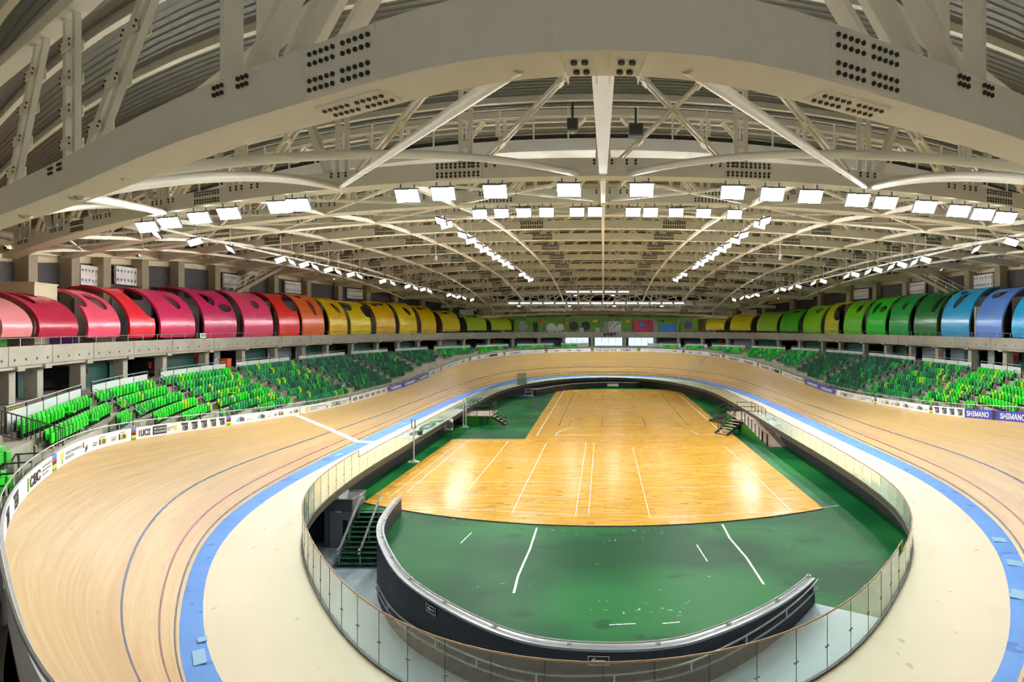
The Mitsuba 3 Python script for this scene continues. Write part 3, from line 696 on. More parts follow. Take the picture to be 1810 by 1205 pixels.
# front walkway level with the top of the track
q = np.c_[pT]; qe = np.array([E(E.near(p)) for p in pT])
put('walkway', grid(np.stack([np.c_[qe[:, :2] + (pT - qe[:, :2]) / np.linalg.norm(pT - qe[:, :2], axis=1, keepdims=True) * .02, Ez - .02], np.c_[pT, Ez - .02]], 1)), 'm_tread', stand)
put('back_riser', strip(pT, nT, [(-.02, 6.0), (.1, 6.0), (.1, 1.9), (-.02, 1.9)]), 'm_tread', stand)

greens = [(16, 178, 28), (0, 214, 16), (8, 136, 68), (6, 100, 62), (4, 70, 52), (140, 200, 18)]
for i, c in enumerate(greens): mat(f'm_seat_{i}', c, .38)
def seat_parts(open_=False):
    back = rbox((0, .10, .56), (.41, .07, .42), .034)
    if open_:
        pan = rbox((0, -.16, .36), (.42, .42, .08), .034)
    else:
        pan = rbox((0, -.03, .40), (.36, .09, .40), .034)
    foot = join([box((0, .06, .16), (.10, .16, .34)), box((0, .155, .50), (.53, .03, .34))])
    v, f = back
    v = v.copy(); v[:, 1] += .12 * (v[:, 2] - .35) + .25 * v[:, 0] ** 2 * -1
    return (v, f), pan, foot
sp_back, sp_pan, sp_foot = seat_parts(); _, sp_pan_open, _ = seat_parts(True)
seats = []
for k in range(9):
    z, ok = tier_ok[k]
    okf = lambda s: np.interp(s, sT, ok.astype(float)) > .99
    off = TREAD * k + .42
    for a, b in zip(aisles[:-1], aisles[1:]):
        if 150 < (a + b) / 2 < 167: continue
        mid = (a + b) / 2
        sc_ = np.linalg.norm((C(mid + .5) - off * C.n(mid + .5)) - (C(mid - .5) - off * C.n(mid - .5)))
        pitch = .54 / sc_
        n_seat = int((b - a - 1.3 / sc_) / pitch)
        if (a, b) == (33.4, 35.2): continue
        for i in range(n_seat):
            s = mid + (i - (n_seat - 1) / 2) * pitch
            if not okf(s): continue
            n = C.n(s); p = C(s) - off * n
            y = p[1]
            r = rng.random()
            if mid < 58 or mid > 246:   pr = [.42, .34, .14, .0, .0, .10]
            elif mid < 70 or mid > 240: pr = [.30, .14, .36, .06, .0, .14]
            elif mid < 82 or mid > 229: pr = [.10, .0, .34, .36, .14, .06]
            elif mid < 116 or mid > 205: pr = [.02, .0, .10, .34, .54, .0]
            elif mid < 126 or mid > 196: pr = [.20, .0, .42, .30, .02, .06]
            else: pr = [.36, .12, .30, .08, .0, .14]
            if mid < 42: pr = [.5, .5, 0, 0, 0, 0]
            ci = int(np.searchsorted(np.cumsum(pr), r)); ci = min(ci, 5)
            seats.append((p, n, z, ci, k, rng.random() < .04, mid, i))
def place_mesh(vf, p, n, z):
    v, f = vf
    t = np.array([-n[1], n[0]])
    return np.c_[p[0] + v[:, 0] * t[0] + v[:, 1] * n[0], p[1] + v[:, 0] * t[1] + v[:, 1] * n[1], z + v[:, 2]], f
def in_view(p, z):
    return p[1] > 3 and -.965 < p[0] / p[1] < .672 and p[1] > 0
seats.sort(key=lambda t: (not in_view(t[0], t[2]), np.hypot(*t[0])))
shared_back = {c: mikit.ply(sp_back, f'm_seat_{c}', True) for c in range(6)}
shared_pan = {c: mikit.ply(sp_pan, f'm_seat_{c}', True) for c in range(6)}
shared_open = {c: mikit.ply(sp_pan_open, f'm_seat_{c}', True) for c in range(6)}
shared_foot = mikit.ply(sp_foot, 'm_black')
cname = ['bright green', 'vivid light green', 'mid green', 'deep green', 'dark bottle green', 'yellow green']
mids_l = sorted({t[6] for t in seats if t[0][0] < 0}); mids_r = sorted({t[6] for t in seats if t[0][0] >= 0}, reverse=True)
for p, n, z, ci, k, op, mid, iseat in seats[:300]:
    side = 'left' if p[0] < 0 else 'right'
    t = np.array([-n[1], n[0]])
    M = T([[t[0], n[0], 0, p[0]], [t[1], n[1], 0, p[1]], [0, 0, 1, z], [0, 0, 0, 1]])
    sk = thing('stadium_seat', f'{cname[ci]} seat' + (' with lowered pan' if op else '') + f', {nth(iseat)} from left, {nth(k)} row down, {nth((mids_l if p[0] < 0 else mids_r).index(mid))} {side} block', 'seat', f'stadium seats of the {side} stand')
    put('backrest', None, None, sk, shared=shared_back[ci], to_world=M)
    put('seat_pan', None, None, sk, shared=(shared_open if op else shared_pan)[ci], to_world=M)
    put('foot', None, None, sk, shared=shared_foot, to_world=M)
lowb = box((0, .12, .56), (.44, .09, .40)); lowp = box((0, -.02, .42), (.40, .09, .40))
vs, cs = [], []
for p, n, z, ci, k, op, mid, iseat in seats[300:]:
    m = join([place_mesh(lowb, p, n, z), place_mesh(lowp, p, n, z)])
    vs.append(m); cs.append(np.repeat([lin(greens[ci])], len(m[0]), 0))
solo('far_seats', join(vs), 'm_seats_mixed', 'rows of dark and bright green seats filling the farther blocks of both stands', 'seats', color=np.vstack(cs), kind='stuff')
# aisle steps and hoop rails
n_aisle = {'left': 0, 'right': 0}
for a in [q for q in aisles if q < 160] + [q for q in aisles[::-1] if q > 160]:
    if a in (26.0, 33.4, 35.2, 257.5, 150.5, 166.4): continue
    p0, n0 = C(a), C.n(a); t0 = np.array([-n0[1], n0[0]])
    ez = E(E.near(p0))[2]
    k_max = int((5.72 - ez - .3) / RISE)
    steps = [box((*(p0 - n0 * (TREAD * k + .64)), 5.72 - RISE * k - .32), (.42, 1.1, .22), math.atan2(n0[1], n0[0])) for k in range(max(1, k_max))]
    side = 'left' if p0[0] < 0 else 'right'
    ak = thing('aisle', f'concrete aisle steps with pale hoop rails, {nth(n_aisle[side])} from the {side} edge of the photo', 'aisle', f'aisles of the {side} stand'); n_aisle[side] += 1
    for m_ in steps: put('step', m_, 'm_tread', ak)
    for k in range(0, max(1, k_max)):
        for sg in (-.62, .62):
            b = p0 - n0 * (TREAD * k + .2) + t0 * sg; z = 5.72 - RISE * k
            e_ = b - n0 * .72
            put('hoop_rail', tube([(*b, z - .0), (*b, z + .8), (*(b * .85 + e_ * .15), z + .92), (*(b * .35 + e_ * .65), z + .68), (*e_, z + .42), (*(b * .3 + e_ * .7), z + .25)], .025, 5), 'm_rail', ak)
# glass barriers in front of the concourse
bars = [(35.8, 46.0), (47.8, 56.6), (58.6, 69.0), (70.7, 81.0), (83.0, 94.5), (96, 105), (106.8, 115), (116.5, 125.6), (127, 135), (137, 145), (146.5, 152), (164, 171), (172, 177), (178, 186.2), (187.6, 196), (197.4, 204.6), (206.2, 216.2), (217.6, 229), (230.4, 239.6), (241, 247), (248.2, 257)]
n_bar = {'left': 0, 'right': 0}
for i, (a, b) in enumerate([q for q in bars if q[0] < 160] + [q for q in bars[::-1] if q[0] > 160]):
    p0 = C((a + b) / 2); side = 'left' if p0[0] < 0 else 'right'
    bk = thing('glass_barrier', f'frosted glass barrier with pale top rail, {nth(n_bar[side])} from the {side} edge, above the seats', 'barrier', f'glass barriers of the {side} concourse'); n_bar[side] += 1
    n_p = max(2, int((b - a) / 1.9))
    e_ = np.linspace(a, b, n_p + 1)
    for u, v in zip(e_[:-1], e_[1:]):
        s, p, n = run(C, u + .03, v - .03, .8)
        put('pane', strip(p, n, [(-.05, 6.05), (-.05, 6.82), (-.035, 6.82), (-.035, 6.05)]), 'm_frost', bk)
    s, p, n = run(C, a, b, .8)
    put('rail_tube', tube(np.c_[p - n * .04, np.full(len(p), 7.0)], .03, 6), 'm_rail', bk)
    for u in e_:
        c = C(u) - C.n(u) * .04
        put('post', box((*c, 6.5), (.045, .045, 1.0)), 'm_rail_dark', bk)
# yellow floor lines on the near left concourse
for i, (a, b, o1) in enumerate(((36, 52, .9), (30, 47, 2.4))):
    s, p, n = run(C, a, b, .8)
    solo('floor_stripe', strip(p, n, [(o1, ZC_F + .004), (o1 + .16, ZC_F + .004), (o1 + .16, ZC_F), (o1, ZC_F)]), 'm_yellow', ['yellow line on the near left concourse floor just behind the glass barrier', 'yellow line on the near left concourse floor nearer the columns'][i], 'floor line')
# ================================================================ THE ROOF
def zdome(d):                                        # height of the lower chords on the hall's axis
    return np.interp(d, [-24, -4, 6, 13, 21, 28.6, 36, 43.5, 51, 59, 67, 76, 84, 93, 101, 112, 125, 142], [9.5, 11.2, 12.6, 14.0, 15.1, 15.75, 16.5, 16.9, 17.15, 17.3, 17.3, 17.15, 16.9, 16.3, 15.6, 14.1, 12.9, 11.8])
def bow(d, x):                                       # the trusses bow back towards the sides
    d0 = max(d, 8.0)
    return d - d0 + np.sqrt(d0 * d0 + .75 * np.asarray(x, float) ** 2)
def zlow(d, x):
    return zdome(d) - .9 * (np.asarray(x, float) / 38) ** 2
def depth(x):
    return .9 + 3.1 * np.clip(1 - (np.asarray(x, float) / 43) ** 2, 0, 1)
hall = Polygon((S.q[:-1:8, :2])).buffer(W_OFF - .2)

# corrugated deck
ds = np.arange(-20, 139, .42)
ridge = np.array([[0, 0], [.10, 0], [.16, .09], [.36, .09]])
rows, xg = [], np.linspace(-47, 47, 48)
for d in ds:
    for a, h in ridge:
        rows.append(np.stack([xg, bow(d + a, xg), zlow(d, xg) + depth(xg) + .55 + h], 1))
deck = struct('ceiling', grid(np.stack(rows, 0)), 'm_deck', 'corrugated grey metal roof deck above the trusses')
for d in np.arange(-4, 132, 3.9):
    x = np.linspace(-45, 45, 46)
    x = x[[hall.contains(Point(a, b)) for a, b in zip(x, bow(d, x))]]
    if len(x) < 4: continue
    c = np.stack([x, bow(d, x)], 1); n = np.repeat([[0, 1.0]], len(x), 0)
    z = zlow(d, x) + depth(x) + .28
    pr = np.stack([np.stack([[-.09, a], [-.09, a + .26], [.09, a + .26], [.09, a]]) for a in z])
    put('purlin', strip(c, n, pr), 'm_steel', deck)

bolt_v, bolt_f = (lambda m: (np.array(m.vertices), np.array(m.faces)))(trimesh.creation.cylinder(radius=.5, height=1.0, sections=6))
def bolt(c, n, r=.036, h=.03):
    """Hexagonal bolt head at c facing n."""
    n = np.asarray(n, float) / np.linalg.norm(n)
    a = np.cross(n, (0.3, .2, .9)); a /= np.linalg.norm(a); b = np.cross(n, a)
    v = bolt_v * [2 * r, 2 * r, h]
    return v[:, :1] * a + v[:, 1:2] * b + v[:, 2:] * n + np.asarray(c), bolt_f

def laced(p, q, w, gap, side, battens, th=.10):
    """Two parallel flats with batten plates between them; gap is measured along 'side'."""
    p, q, side = np.asarray(p, float), np.asarray(q, float), np.asarray(side, float)
    out = [bar(p + side * s * gap / 2, q + side * s * gap / 2, th, w, side) for s in (-1, 1)]
    pl = []
    for t in battens:
        c = p + (q - p) * t
        d = (q - p) / np.linalg.norm(q - p)
        nrm = np.cross(d, side); nrm /= np.linalg.norm(nrm)
        for s in (-1, 1):
            pl.append(bar(c - side * (gap / 2 + .04) + nrm * s * (w / 2 + .008), c + side * (gap / 2 + .04) + nrm * s * (w / 2 + .008), .22, .016, nrm))
    return out, pl

truss_label = {}
def chord_box(x, y, z, h, wd):
    c = np.stack([x, y], 1); d = np.gradient(c, axis=0); d /= np.linalg.norm(d, axis=1, keepdims=True)
    n = np.stack([-d[:, 1], d[:, 0]], 1)
    pr = np.stack([np.stack([[0, a], [0, a + h], [wd, a + h], [wd, a]]) for a in z])
    return strip(c, n, pr), c, n

Ds = [21, 28.6, 36, 43.5, 51, 59, 67, 75.5, 84, 93, 102, 112, 122]
ordinal = ['second', 'third', 'fourth', 'fifth', 'sixth', 'seventh', 'eighth', 'ninth', 'tenth', 'eleventh', 'twelfth', 'thirteenth', 'last']
for i, d in enumerate(Ds):
    near = d < 40
    k = thing('roof_truss', f'cream steel lattice roof truss spanning the hall, {ordinal[i]} from the camera', 'truss')
    x = np.linspace(-44, 44, 89)
    ok = np.array([hall.contains(Point(a, b)) for a, b in zip(x, bow(d, x))]); x = x[ok]
    y, z = bow(d, x), zlow(d, x)
    h, wd = (.62, .68) if near else (.55, .5)
    m, c, n = chord_box(x, y, z, h, wd)
    put('bottom_chord', m, 'm_steel', k)
    put('top_chord', chord_box(x, y, z + depth(x), .28, .3)[0], 'm_steel', k)
    pts = np.arange(-43.2, 43.3, 4.8)
    f = lambda a: np.array([a, bow(d, a) + wd / 2, zlow(d, a)])
    top = lambda a: f(a) + [0, 0, depth(a)]
    up_ = np.array([0, 0, h])
    for a in pts:
        if not (x[0] + .3 <= a <= x[-1] - .3): continue
        inw = a - np.sign(a) * 4.8 if a else None
        mem = [('vertical', f(a) + up_, top(a))]
        if inw is not None and depth(a) > 1.2:
            s_ = -np.sign(a)
            mem.append(('diagonal', f(a) + up_ + [s_ * .55, 0, 0], top(a + s_ * 4.0)))
            if abs(a) > 9: mem.append(('brace', f(a) + up_ + [-s_ * .5, 0, 0], top(a - s_ * 1.9)))
        for nm, p, q in mem:
            if near and nm != 'brace':
                sd = np.array([1.0, 0, 0]) if nm == 'vertical' else np.array([0, 1.0, 0])
                o_, pl = laced(p, q, .16, .34, sd if nm == 'vertical' else np.array([0, 1.0, 0]), [.2, .5, .8], .09)
                mk = put(nm, join(o_), 'm_steel', k)
                put('battens', join(pl), 'm_bright_steel', mk, kind='stuff')
            else:
                put(nm, bar(p, q, .24, .24) if d < 70 else bar(p, q, .2, .2), 'm_steel', k)
    # bolted splices
    bl = []
    dirs = np.stack([n[:, 1], -n[:, 0]], 1)
    for sx in (-26, -16.3, -5.4, 5.4, 16.3, 26):
        if not (x[0] + 1 < sx < x[-1] - 1): continue
        j = np.argmin(abs(x - sx)); cc, nn, tt_ = c[j], n[j], dirs[j]
        zc = zlow(d, sx)
        put('splice_plate', bar((*(cc - tt_ * .85 - nn * .012), zc + h / 2), (*(cc + tt_ * .85 - nn * .012), zc + h / 2), .03, h * .86), 'm_steel', k)
        for a in np.linspace(-.74, .74, 10):
            for b in (.11, .22, .42, .53):
                bl.append(bolt((*(cc + tt_ * a - nn * .035), zc + b * h / .62), (-nn[0], -nn[1], 0), .05 if near else .06))
    for a in pts:
        if not (x[0] + 1 <= a <= x[-1] - 1) or not near: continue
        for dx in (-.3, 0, .3, .8, 1.1):
            for b in (.42, .53): bl.append(bolt((a + dx * -np.sign(a or 1), bow(d, a + dx * -np.sign(a or 1)) - .02, zlow(d, a) + b), (0, -1, 0), .045))
    if bl: put('bolts', join(bl), 'm_bolt', k, kind='stuff')

# ---------------------------------------------------------------- the nearest truss, right over the camera's head
k0 = thing('roof_truss', 'nearest roof truss, a massive grey beam sweeping across the top with rows of dark bolts', 'truss')
hx = np.array([0, 1.5, 3.03, 5.92, 10.2, 14.9, 19, 23, 27]); hy = np.array([6.18, 6.45, 7.24, 8.98, 12.05, 15.35, 18.2, 21, 23.8])
hx_s = np.linspace(-26, 26, 261); ty = CubicSpline(np.r_[-hx[:0:-1], hx], np.r_[hy[:0:-1], hy])(hx_s)
T0y = lambda a: np.interp(a, hx_s, ty)
T0z = lambda a: 12.75 + 0.0 * np.asarray(a)
T0H = .66
xx = np.linspace(-23, 23, 93)
m, c0, n0_ = chord_box(xx, T0y(xx), np.array([T0z(a) for a in xx]) - 0.0, T0H, .63)
put('bottom_chord', m, 'm_steel', k0, smooth=False)
put('top_chord', chord_box(xx, T0y(xx) + .2, np.array([T0z(a) for a in xx]) + 3.9, .3, .36)[0], 'm_steel', k0)
d0_ = np.gradient(c0, axis=0); d0_ /= np.linalg.norm(d0_, axis=1, keepdims=True)
def at0(a):
    j = np.interp(a, xx, np.arange(len(xx)))
    g_ = lambda arr: np.array([np.interp(j, np.arange(len(xx)), arr[:, 0]), np.interp(j, np.arange(len(xx)), arr[:, 1])])
    return g_(c0), g_(n0_), g_(d0_), float(T0z(a))
nb = 0
def plate0(a, wdt, zc, hh, cols, rows, face='front', r=.032):
    """A splice plate with its bolts on the front or the underside of the nearest chord."""
    global nb
    cc, nn, tt_, z = at0(a)
    if face == 'front':
        pk = put('splice_plate', bar((*(cc - tt_ * wdt / 2 - nn * .012), z + zc), (*(cc + tt_ * wdt / 2 - nn * .012), z + zc), .024, hh), 'm_steel', k0)
        for u in cols:
            for v in rows:
                put('bolt', bolt((*(cc + tt_ * u - nn * .034), z + v), (-nn[0], -nn[1], 0), r), 'm_bolt', k0); nb += 1
    else:
        put('flange_plate', bar((*(cc - tt_ * wdt / 2 + nn * zc), z - .012), (*(cc + tt_ * wdt / 2 + nn * zc), z - .012), hh, .024), 'm_steel', k0)
        for u in cols:
            for v in rows:
                put('bolt', bolt((*(cc + tt_ * u + nn * v), z - .034), (0, 0, -1), r), 'm_bolt', k0); nb += 1
c10 = [*np.linspace(-.52, -.09, 5), *np.linspace(.09, .52, 5)]
for sg in (-1, 1):
    plate0(sg * 3.07, 1.22, .33, .60, c10, [.10, .21, .41, .53], 'front', .029)
    plate0(sg * 3.2, 1.2, .36, .34, c10, [.28, .44], 'under', .030)
    for a, n_c in ((5.3, 3), (4.78, 3), (11.55, 3), (11.05, 3)):
        cc, nn, tt_, z = at0(sg * a)
        for u in np.linspace(-.1, .1, n_c):
            for v in (.50, .60):
                put('bolt', bolt((*(cc + tt_ * u - nn * .02), z + v - .04), (-nn[0], -nn[1], 0), .032), 'm_bolt', k0)
    for u in (.2, .32):
        for v in (.24, .48):
            cc, nn, tt_, z = at0(sg * u)
            put('bolt', bolt((*(cc + nn * v), z - .02), (0, 0, -1), .036), 'm_bolt', k0)
    for u in (.08, .46):
        cc, nn, tt_, z = at0(sg * u)
        put('stiffener', bar((*(cc + nn * .05), z - .03), (*(cc + nn * .7), z - .03), .012, .06), 'm_bright_steel', k0)
    cc, nn, tt_, z = at0(sg * .12)
    put('bolt', bolt((*(cc - nn * .02), z + T0H - .12), (-nn[0], -nn[1], 0), .034), 'm_bolt', k0)
# lattice above the nearest chord
def base0(a): cc, nn, tt_, z = at0(a); return np.array([*(cc + nn * .36), z + T0H - .02]), np.array([*tt_, 0]), np.array([*nn, 0])
for sg in (-1, 1):
    for nm, a, b, w, gap, along in (('vertical', 5.2, 5.2, .26, .5, 'n'), ('diagonal', 4.75, 1.75, .26, .5, 'n'), ('vertical', 11.6, 11.6, .2, .62, 't'), ('diagonal', 10.7, 7.0, .2, .62, 't'),
                                    ('diagonal', 15.4, 13.3, .2, .62, 't'), ('vertical', 17.6, 17.6, .2, .6, 't'), ('diagonal', 4.0, 1.0, .22, .5, 'n'), ('vertical', 0.0, 0.0, .3, .5, 'n')):
        if a == 0 and sg > 0: continue
        p, t_, n_ = base0(sg * a); q, t2, n2 = base0(sg * b); q = q + np.array([0, 0, 3.3])
        o_, pl = laced(p, q, w, gap, n_ if along == 'n' else t_, np.arange(.16, 1, .21), .11)
        mk = put(nm, join(o_), 'm_steel', k0)
        if along == 't':
            for pm in pl: put('batten', pm, 'm_bright_steel', mk)
        if along == 't':
            bl = []
            dd = (q - p) / np.linalg.norm(q - p); nr = np.cross(dd, t_); nr /= np.linalg.norm(nr)
            if nr[1] > 0: nr = -nr
            for tb in np.arange(.16, 1, .21):
                for s1 in (-1, 1):
                    for s2 in (-.06, .06):
                        bl.append(bolt(p + (q - p) * tb + t_ * s1 * gap / 2 + dd * s2 + nr * (w / 2 + .025), nr, .024))
            put('batten_bolts', join(bl), 'm_bolt', mk, kind='stuff')
    # plain raking brace from the chord up to the deck
    p, t_, n_ = base0(sg * 8.7)
    solo('raking_brace', bar(p + n_ * .2, p + np.array([sg * -2.3, 3.0, 4.2]), .34, .34), 'm_bright_steel', f'plain wide cream brace rising steeply behind the nearest beam, {"left" if sg < 0 else "right"} side', 'brace')

# ---------------------------------------------------------------- bracing between the trusses
spine = thing('spine_beam', 'bright flat spine beam running down the middle of the roof from truss to truss', 'beam')
put('first_bay', bar((0, 6.6, 12.84), (0, 21.2, 15.25), .26, .12), 'm_white', spine)
for a, b in zip(Ds[:-1], Ds[1:]):
    put('bay', bar((0, a + .3, zlow(a, 0) + .08), (0, b + .3, zlow(b, 0) + .08), .2, .2), 'm_bright_steel', spine)
def arc3(p, q, sag, n=16):
    p, q = np.asarray(p, float), np.asarray(q, float); t = np.linspace(0, 1, n)[:, None]
    r = p + (q - p) * t; r[:, 2] += (4 * sag * t * (1 - t))[:, 0]; return r
nodes0 = lambda a: np.array([a, T0y(a) + .4, T0z(a) + .05])
node = lambda d, a: np.array([a, bow(d, a) + .3, zlow(d, a) + .1])
for sg, sd in ((-1, 'left'), (1, 'right')):
    sets = [(nodes0(sg * .9), node(21, sg * 9.7), 0.0, .085, 'long tube falling outwards from the middle of the nearest beam'), (node(21, sg * .7), nodes0(sg * 8.9), .55, .11, 'arched tube crossing from the second truss out to the nearest beam'),
            (node(21, sg * 9.7), nodes0(sg * 11.0), .38, .15, 'thick pale arched tube joining the second truss to the nearest beam'), (nodes0(sg * 11.2), node(21, sg * 19.0), .0, .12, 'white tube behind the end of the nearest beam'),
            (node(21, sg * 19.2), nodes0(sg * 14.2), .3, .15, 'outer arched tube beside the roof edge')]
    for p, q, sag, r, lb in sets:
        tk = thing('roof_brace', f'{lb}, {sd} side', 'brace')
        put('tube', tube(arc3(p, q, sag), r, 14), 'm_steel', tk, smooth=True)
for X in (7, 14, 21, 28, 34):
    for sg, sd in ((-1, 'left'), (1, 'right')):
        k = thing('longitudinal_tie', f'slim cream tie running along the hall under the {sd} roof, number {int(X/7 + .5)} out from the middle', 'tie')
        labels[k]['label'] = f'slim cream tie along the {sd} half of the roof, {["nearest the spine", "second from the spine", "third from the spine", "fourth from the spine", "outermost"][(7, 14, 21, 28, 34).index(X)]}'
        for a, b in zip(Ds[:-1], Ds[1:]):
            if hall.contains(Point(sg * X, bow(b, X))):
                put('rod', bar(node(a, sg * X), node(b, sg * X), .2, .2), 'm_bright_steel', k)
for i, (a, b) in enumerate(zip(Ds[:-1], Ds[1:])):
    if i in (0, 1, 10):
        k = thing('wind_bracing', f'thin crossed diagonals between the {ordinal[i]} and {ordinal[i+1]} trusses', 'bracing')
        for X in range(-35, 35, 7):
            if hall.contains(Point(X, bow(b, X))) and hall.contains(Point(X + 7, bow(b, X + 7))):
                put('diagonal_rod', bar(node(a, X), node(b, X + 7), .09, .09), 'm_bright_steel', k)
                put('diagonal_rod', bar(node(a, X + 7), node(b, X), .09, .09), 'm_bright_steel', k)
# ring beam and fan of tubes at the far end
k = thing('end_fan', 'fan of slim tubes gathering the roof at the far end of the hall', 'bracing')
for X in range(-21, 22, 3):
    put('tube', bar((X * .82, 118.5, 13.4 - .004 * X * X), (X + (2.4 if X % 2 else -2.4), 130.5 - .02 * X * X, 13.2 - .003 * X * X), .16, .16), 'm_steel', k)
    put('rafter', bar((X, bow(112, X), zlow(112, X) + 2.2), (X * 1.02, 131 - .019 * X * X, 13.4 - .003 * X * X), .16, .16), 'm_steel', k)
x = np.linspace(-24, 24, 30)
put('ring_chord', strip(np.stack([x, 131.2 - .02 * x * x], 1), np.repeat([[0, 1.0]], 30, 0), np.stack([np.stack([[0, a], [0, a + .5], [.4, a + .5], [.4, a]]) for a in 12.75 - .002 * x * x])), 'm_eave', k)

# ---------------------------------------------------------------- catwalk behind the second truss
cat_ = thing('catwalk', 'white railed catwalk hanging behind the second truss', 'catwalk')
x = np.linspace(-24, 24, 61); y = bow(23.2, x); z = 17.05 - .9 * (x / 38) ** 2 - .0022 * x * x
c = np.stack([x, y], 1); nn = np.repeat([[0, 1.0]], 61, 0)
put('deck_plate', strip(c, nn, np.stack([np.stack([[0, a - .45], [0, a], [1.2, a], [1.2, a - .45]]) for a in z])), 'm_white', cat_)
for dz in (.42, .8, 1.18): put('rail_tube', tube(np.c_[x, y, z + dz], .03, 6), 'm_white', cat_)
put('cable_bundle', tube(np.c_[x, y + .2, z + .12], .1, 8), 'm_black', cat_)
for a in np.arange(-23.4, 23.5, 1.3):
    yy, zz_ = bow(23.2, a), 17.05 - .9 * (a / 38) ** 2 - .0022 * a * a
    put('post', box((a, yy, zz_ + .6), (.06, .06, 1.2)), 'm_white', cat_)
# small kit hanging near the middle
for lb, px, py, pz, sz in (('grey loudspeaker hanging left of the spine beam', -1.0, 20.4, 16.62, (.36, .3, .42)), ('grey projector hanging right of the spine beam', 1.05, 20.0, 16.3, (.48, .42, .40))):
    sk = thing('loudspeaker' if px < 0 else 'projector', lb, 'loudspeaker' if px < 0 else 'projector')
    put('case', rbox((px, py, pz), sz, .04), 'm_grey_plastic', sk)
    put('hanger', tube([(px, py, pz + .2), (px, py, pz + .75)], .04), 'm_rail_dark', sk)
    put('grille', box((px, py - sz[1] / 2 - .01, pz), (sz[0] * .8, .02, sz[2] * .8)), 'm_rail_dark', sk)
# ================================================================ LAMPS
def face_quad(c, nrm, w, h, along):
    c, nrm, along = (np.asarray(v, float) for v in (c, nrm, along))
    nrm = nrm / np.linalg.norm(nrm); u = along - nrm * (along @ nrm); u /= np.linalg.norm(u); v = np.cross(nrm, u)
    return np.array([c - u * w / 2 - v * h / 2, c + u * w / 2 - v * h / 2, c + u * w / 2 + v * h / 2, c - u * w / 2 + v * h / 2]), np.array([[0, 1, 2], [0, 2, 3]])
def floodlight(c, nrm, along, hang, label, group, w=.62, h=.40, power=1.0):
    k = thing('floodlight', label, 'floodlight', group)
    c, nrm = np.asarray(c, float), np.asarray(nrm, float); nrm = nrm / np.linalg.norm(nrm)
    fk = put('lamp_face', face_quad(c, nrm, w, h, along), 'm_flood_face', k, label='glaring white lamp face')
    scene[fk]['emitter'] = {'type': 'area', 'radiance': {'type': 'rgb', 'value': [float(x * power) for x in FLOOD]}}
    al = np.asarray(along, float); u = al - nrm * (al @ nrm); u /= np.linalg.norm(u); v = np.cross(nrm, u)
    b = c - nrm * .05
    put('housing', bar(b - u * (w / 2 + .02), b + u * (w / 2 + .02), h + .04, .08, nrm), 'm_grey_plastic', k)
    put('bracket', join([bar(b - nrm * .04 - u * w * .3, (*(b - u * w * .3)[:2], hang), .04, .04, (0, 1, 0)), bar(b - nrm * .04 + u * w * .3, (*(b + u * w * .3)[:2], hang), .04, .04, (0, 1, 0))]), 'm_rail_dark', k)
for il, a in enumerate((-20.2, -18.6, -16.7, -15, -12.4, -11.5, -6.95, -5.6, -3.73, -1.17, 1.32, 4.5, 5.95, 7.4, 9.3, 10.5, 12.3, 14, 15.3, 16.6)):
    z = zlow(21, a)
    floodlight((a, bow(21, a) + .25, z - .42), (-.012 * a, -1.0, -.8), (1, 0, 0), z, f'glaring floodlight under the second roof truss, {nth(il)} from the left', 'floodlights under the second truss', .8, .5, .2)
for il, a in enumerate((-5.8, -4.75, -3.7, -2.63, -1.2, -.36, 1.4, 2.2, 3.4, 4.7, 6.2)):
    z = zlow(28.6, a)
    floodlight((a, bow(28.6, a) + .25, z - .42), (-.01 * a, -1.0, -.8), (1, 0, 0), z, f'glaring floodlight under the third roof truss, {nth(il)} from the left', 'floodlights under the third truss', .66, .46, .26)
def hang_row(sg, X, ys, z, tilt, lb, gp, w=.62):
    rl = thing('lighting_rail', f'slim white lighting rail carrying the {lb}', 'rail')
    for a, b in zip(ys[:-1], ys[1:]):
        put('rail_bar', bar((sg * X, a, z + .2), (sg * X, b, z + .2), .12, .10), 'm_white', rl)
    put('hangers', join([bar((sg * X, y, z + .2), (sg * X, y, z + 1.6), .04, .04, (0, 1, 0)) for y in ys]), 'm_steel', rl, kind='stuff')
    for j, y in enumerate(ys):
        floodlight((sg * X, y, z - .1), (sg * tilt * (-1 if j % 2 else 1), -.95, -1), (1, 0, 0), z + .2, f'{nth(j)} floodlight from the camera in the {lb}', gp, w, .4, .4 if y < 40 else (1.35 if tilt > .7 else 1.6))
yo = [31, 34, 37.2, 43, 44.6, 46.4, 48.2, 50.5, 52.4, 55, 57, 63, 66, 71, 74, 77, 80, 90, 93, 96, 100, 106]
yi = [33, 34.2, 38, 40.5, 43, 45, 47.5, 50, 52.5, 55, 58, 66, 70, 74]
for sg, sd in ((-1, 'left'), (1, 'right')):
    hang_row(sg, 22.3, yo, 14.75, .8, f'outer row of floodlights along the {sd} side', f'outer {sd} floodlights')
    hang_row(sg, 8.6, yi, 15.7, .6, f'inner row of floodlights left of the spine' if sg < 0 else 'inner row of floodlights right of the spine', f'inner {sd} floodlights')
# the near end of the hall, behind the camera, has its own short row
for j, a in enumerate((-12, -7, -2.4, 2.4, 7, 12)):
    floodlight((a, -5.0 + .03 * a * a, 12.9), (-.02 * a, .75, -1), (1, 0, 0), 14.6, f'floodlight at the near end of the hall, {nth(j)} from the left', 'near end floodlights', power=.3)
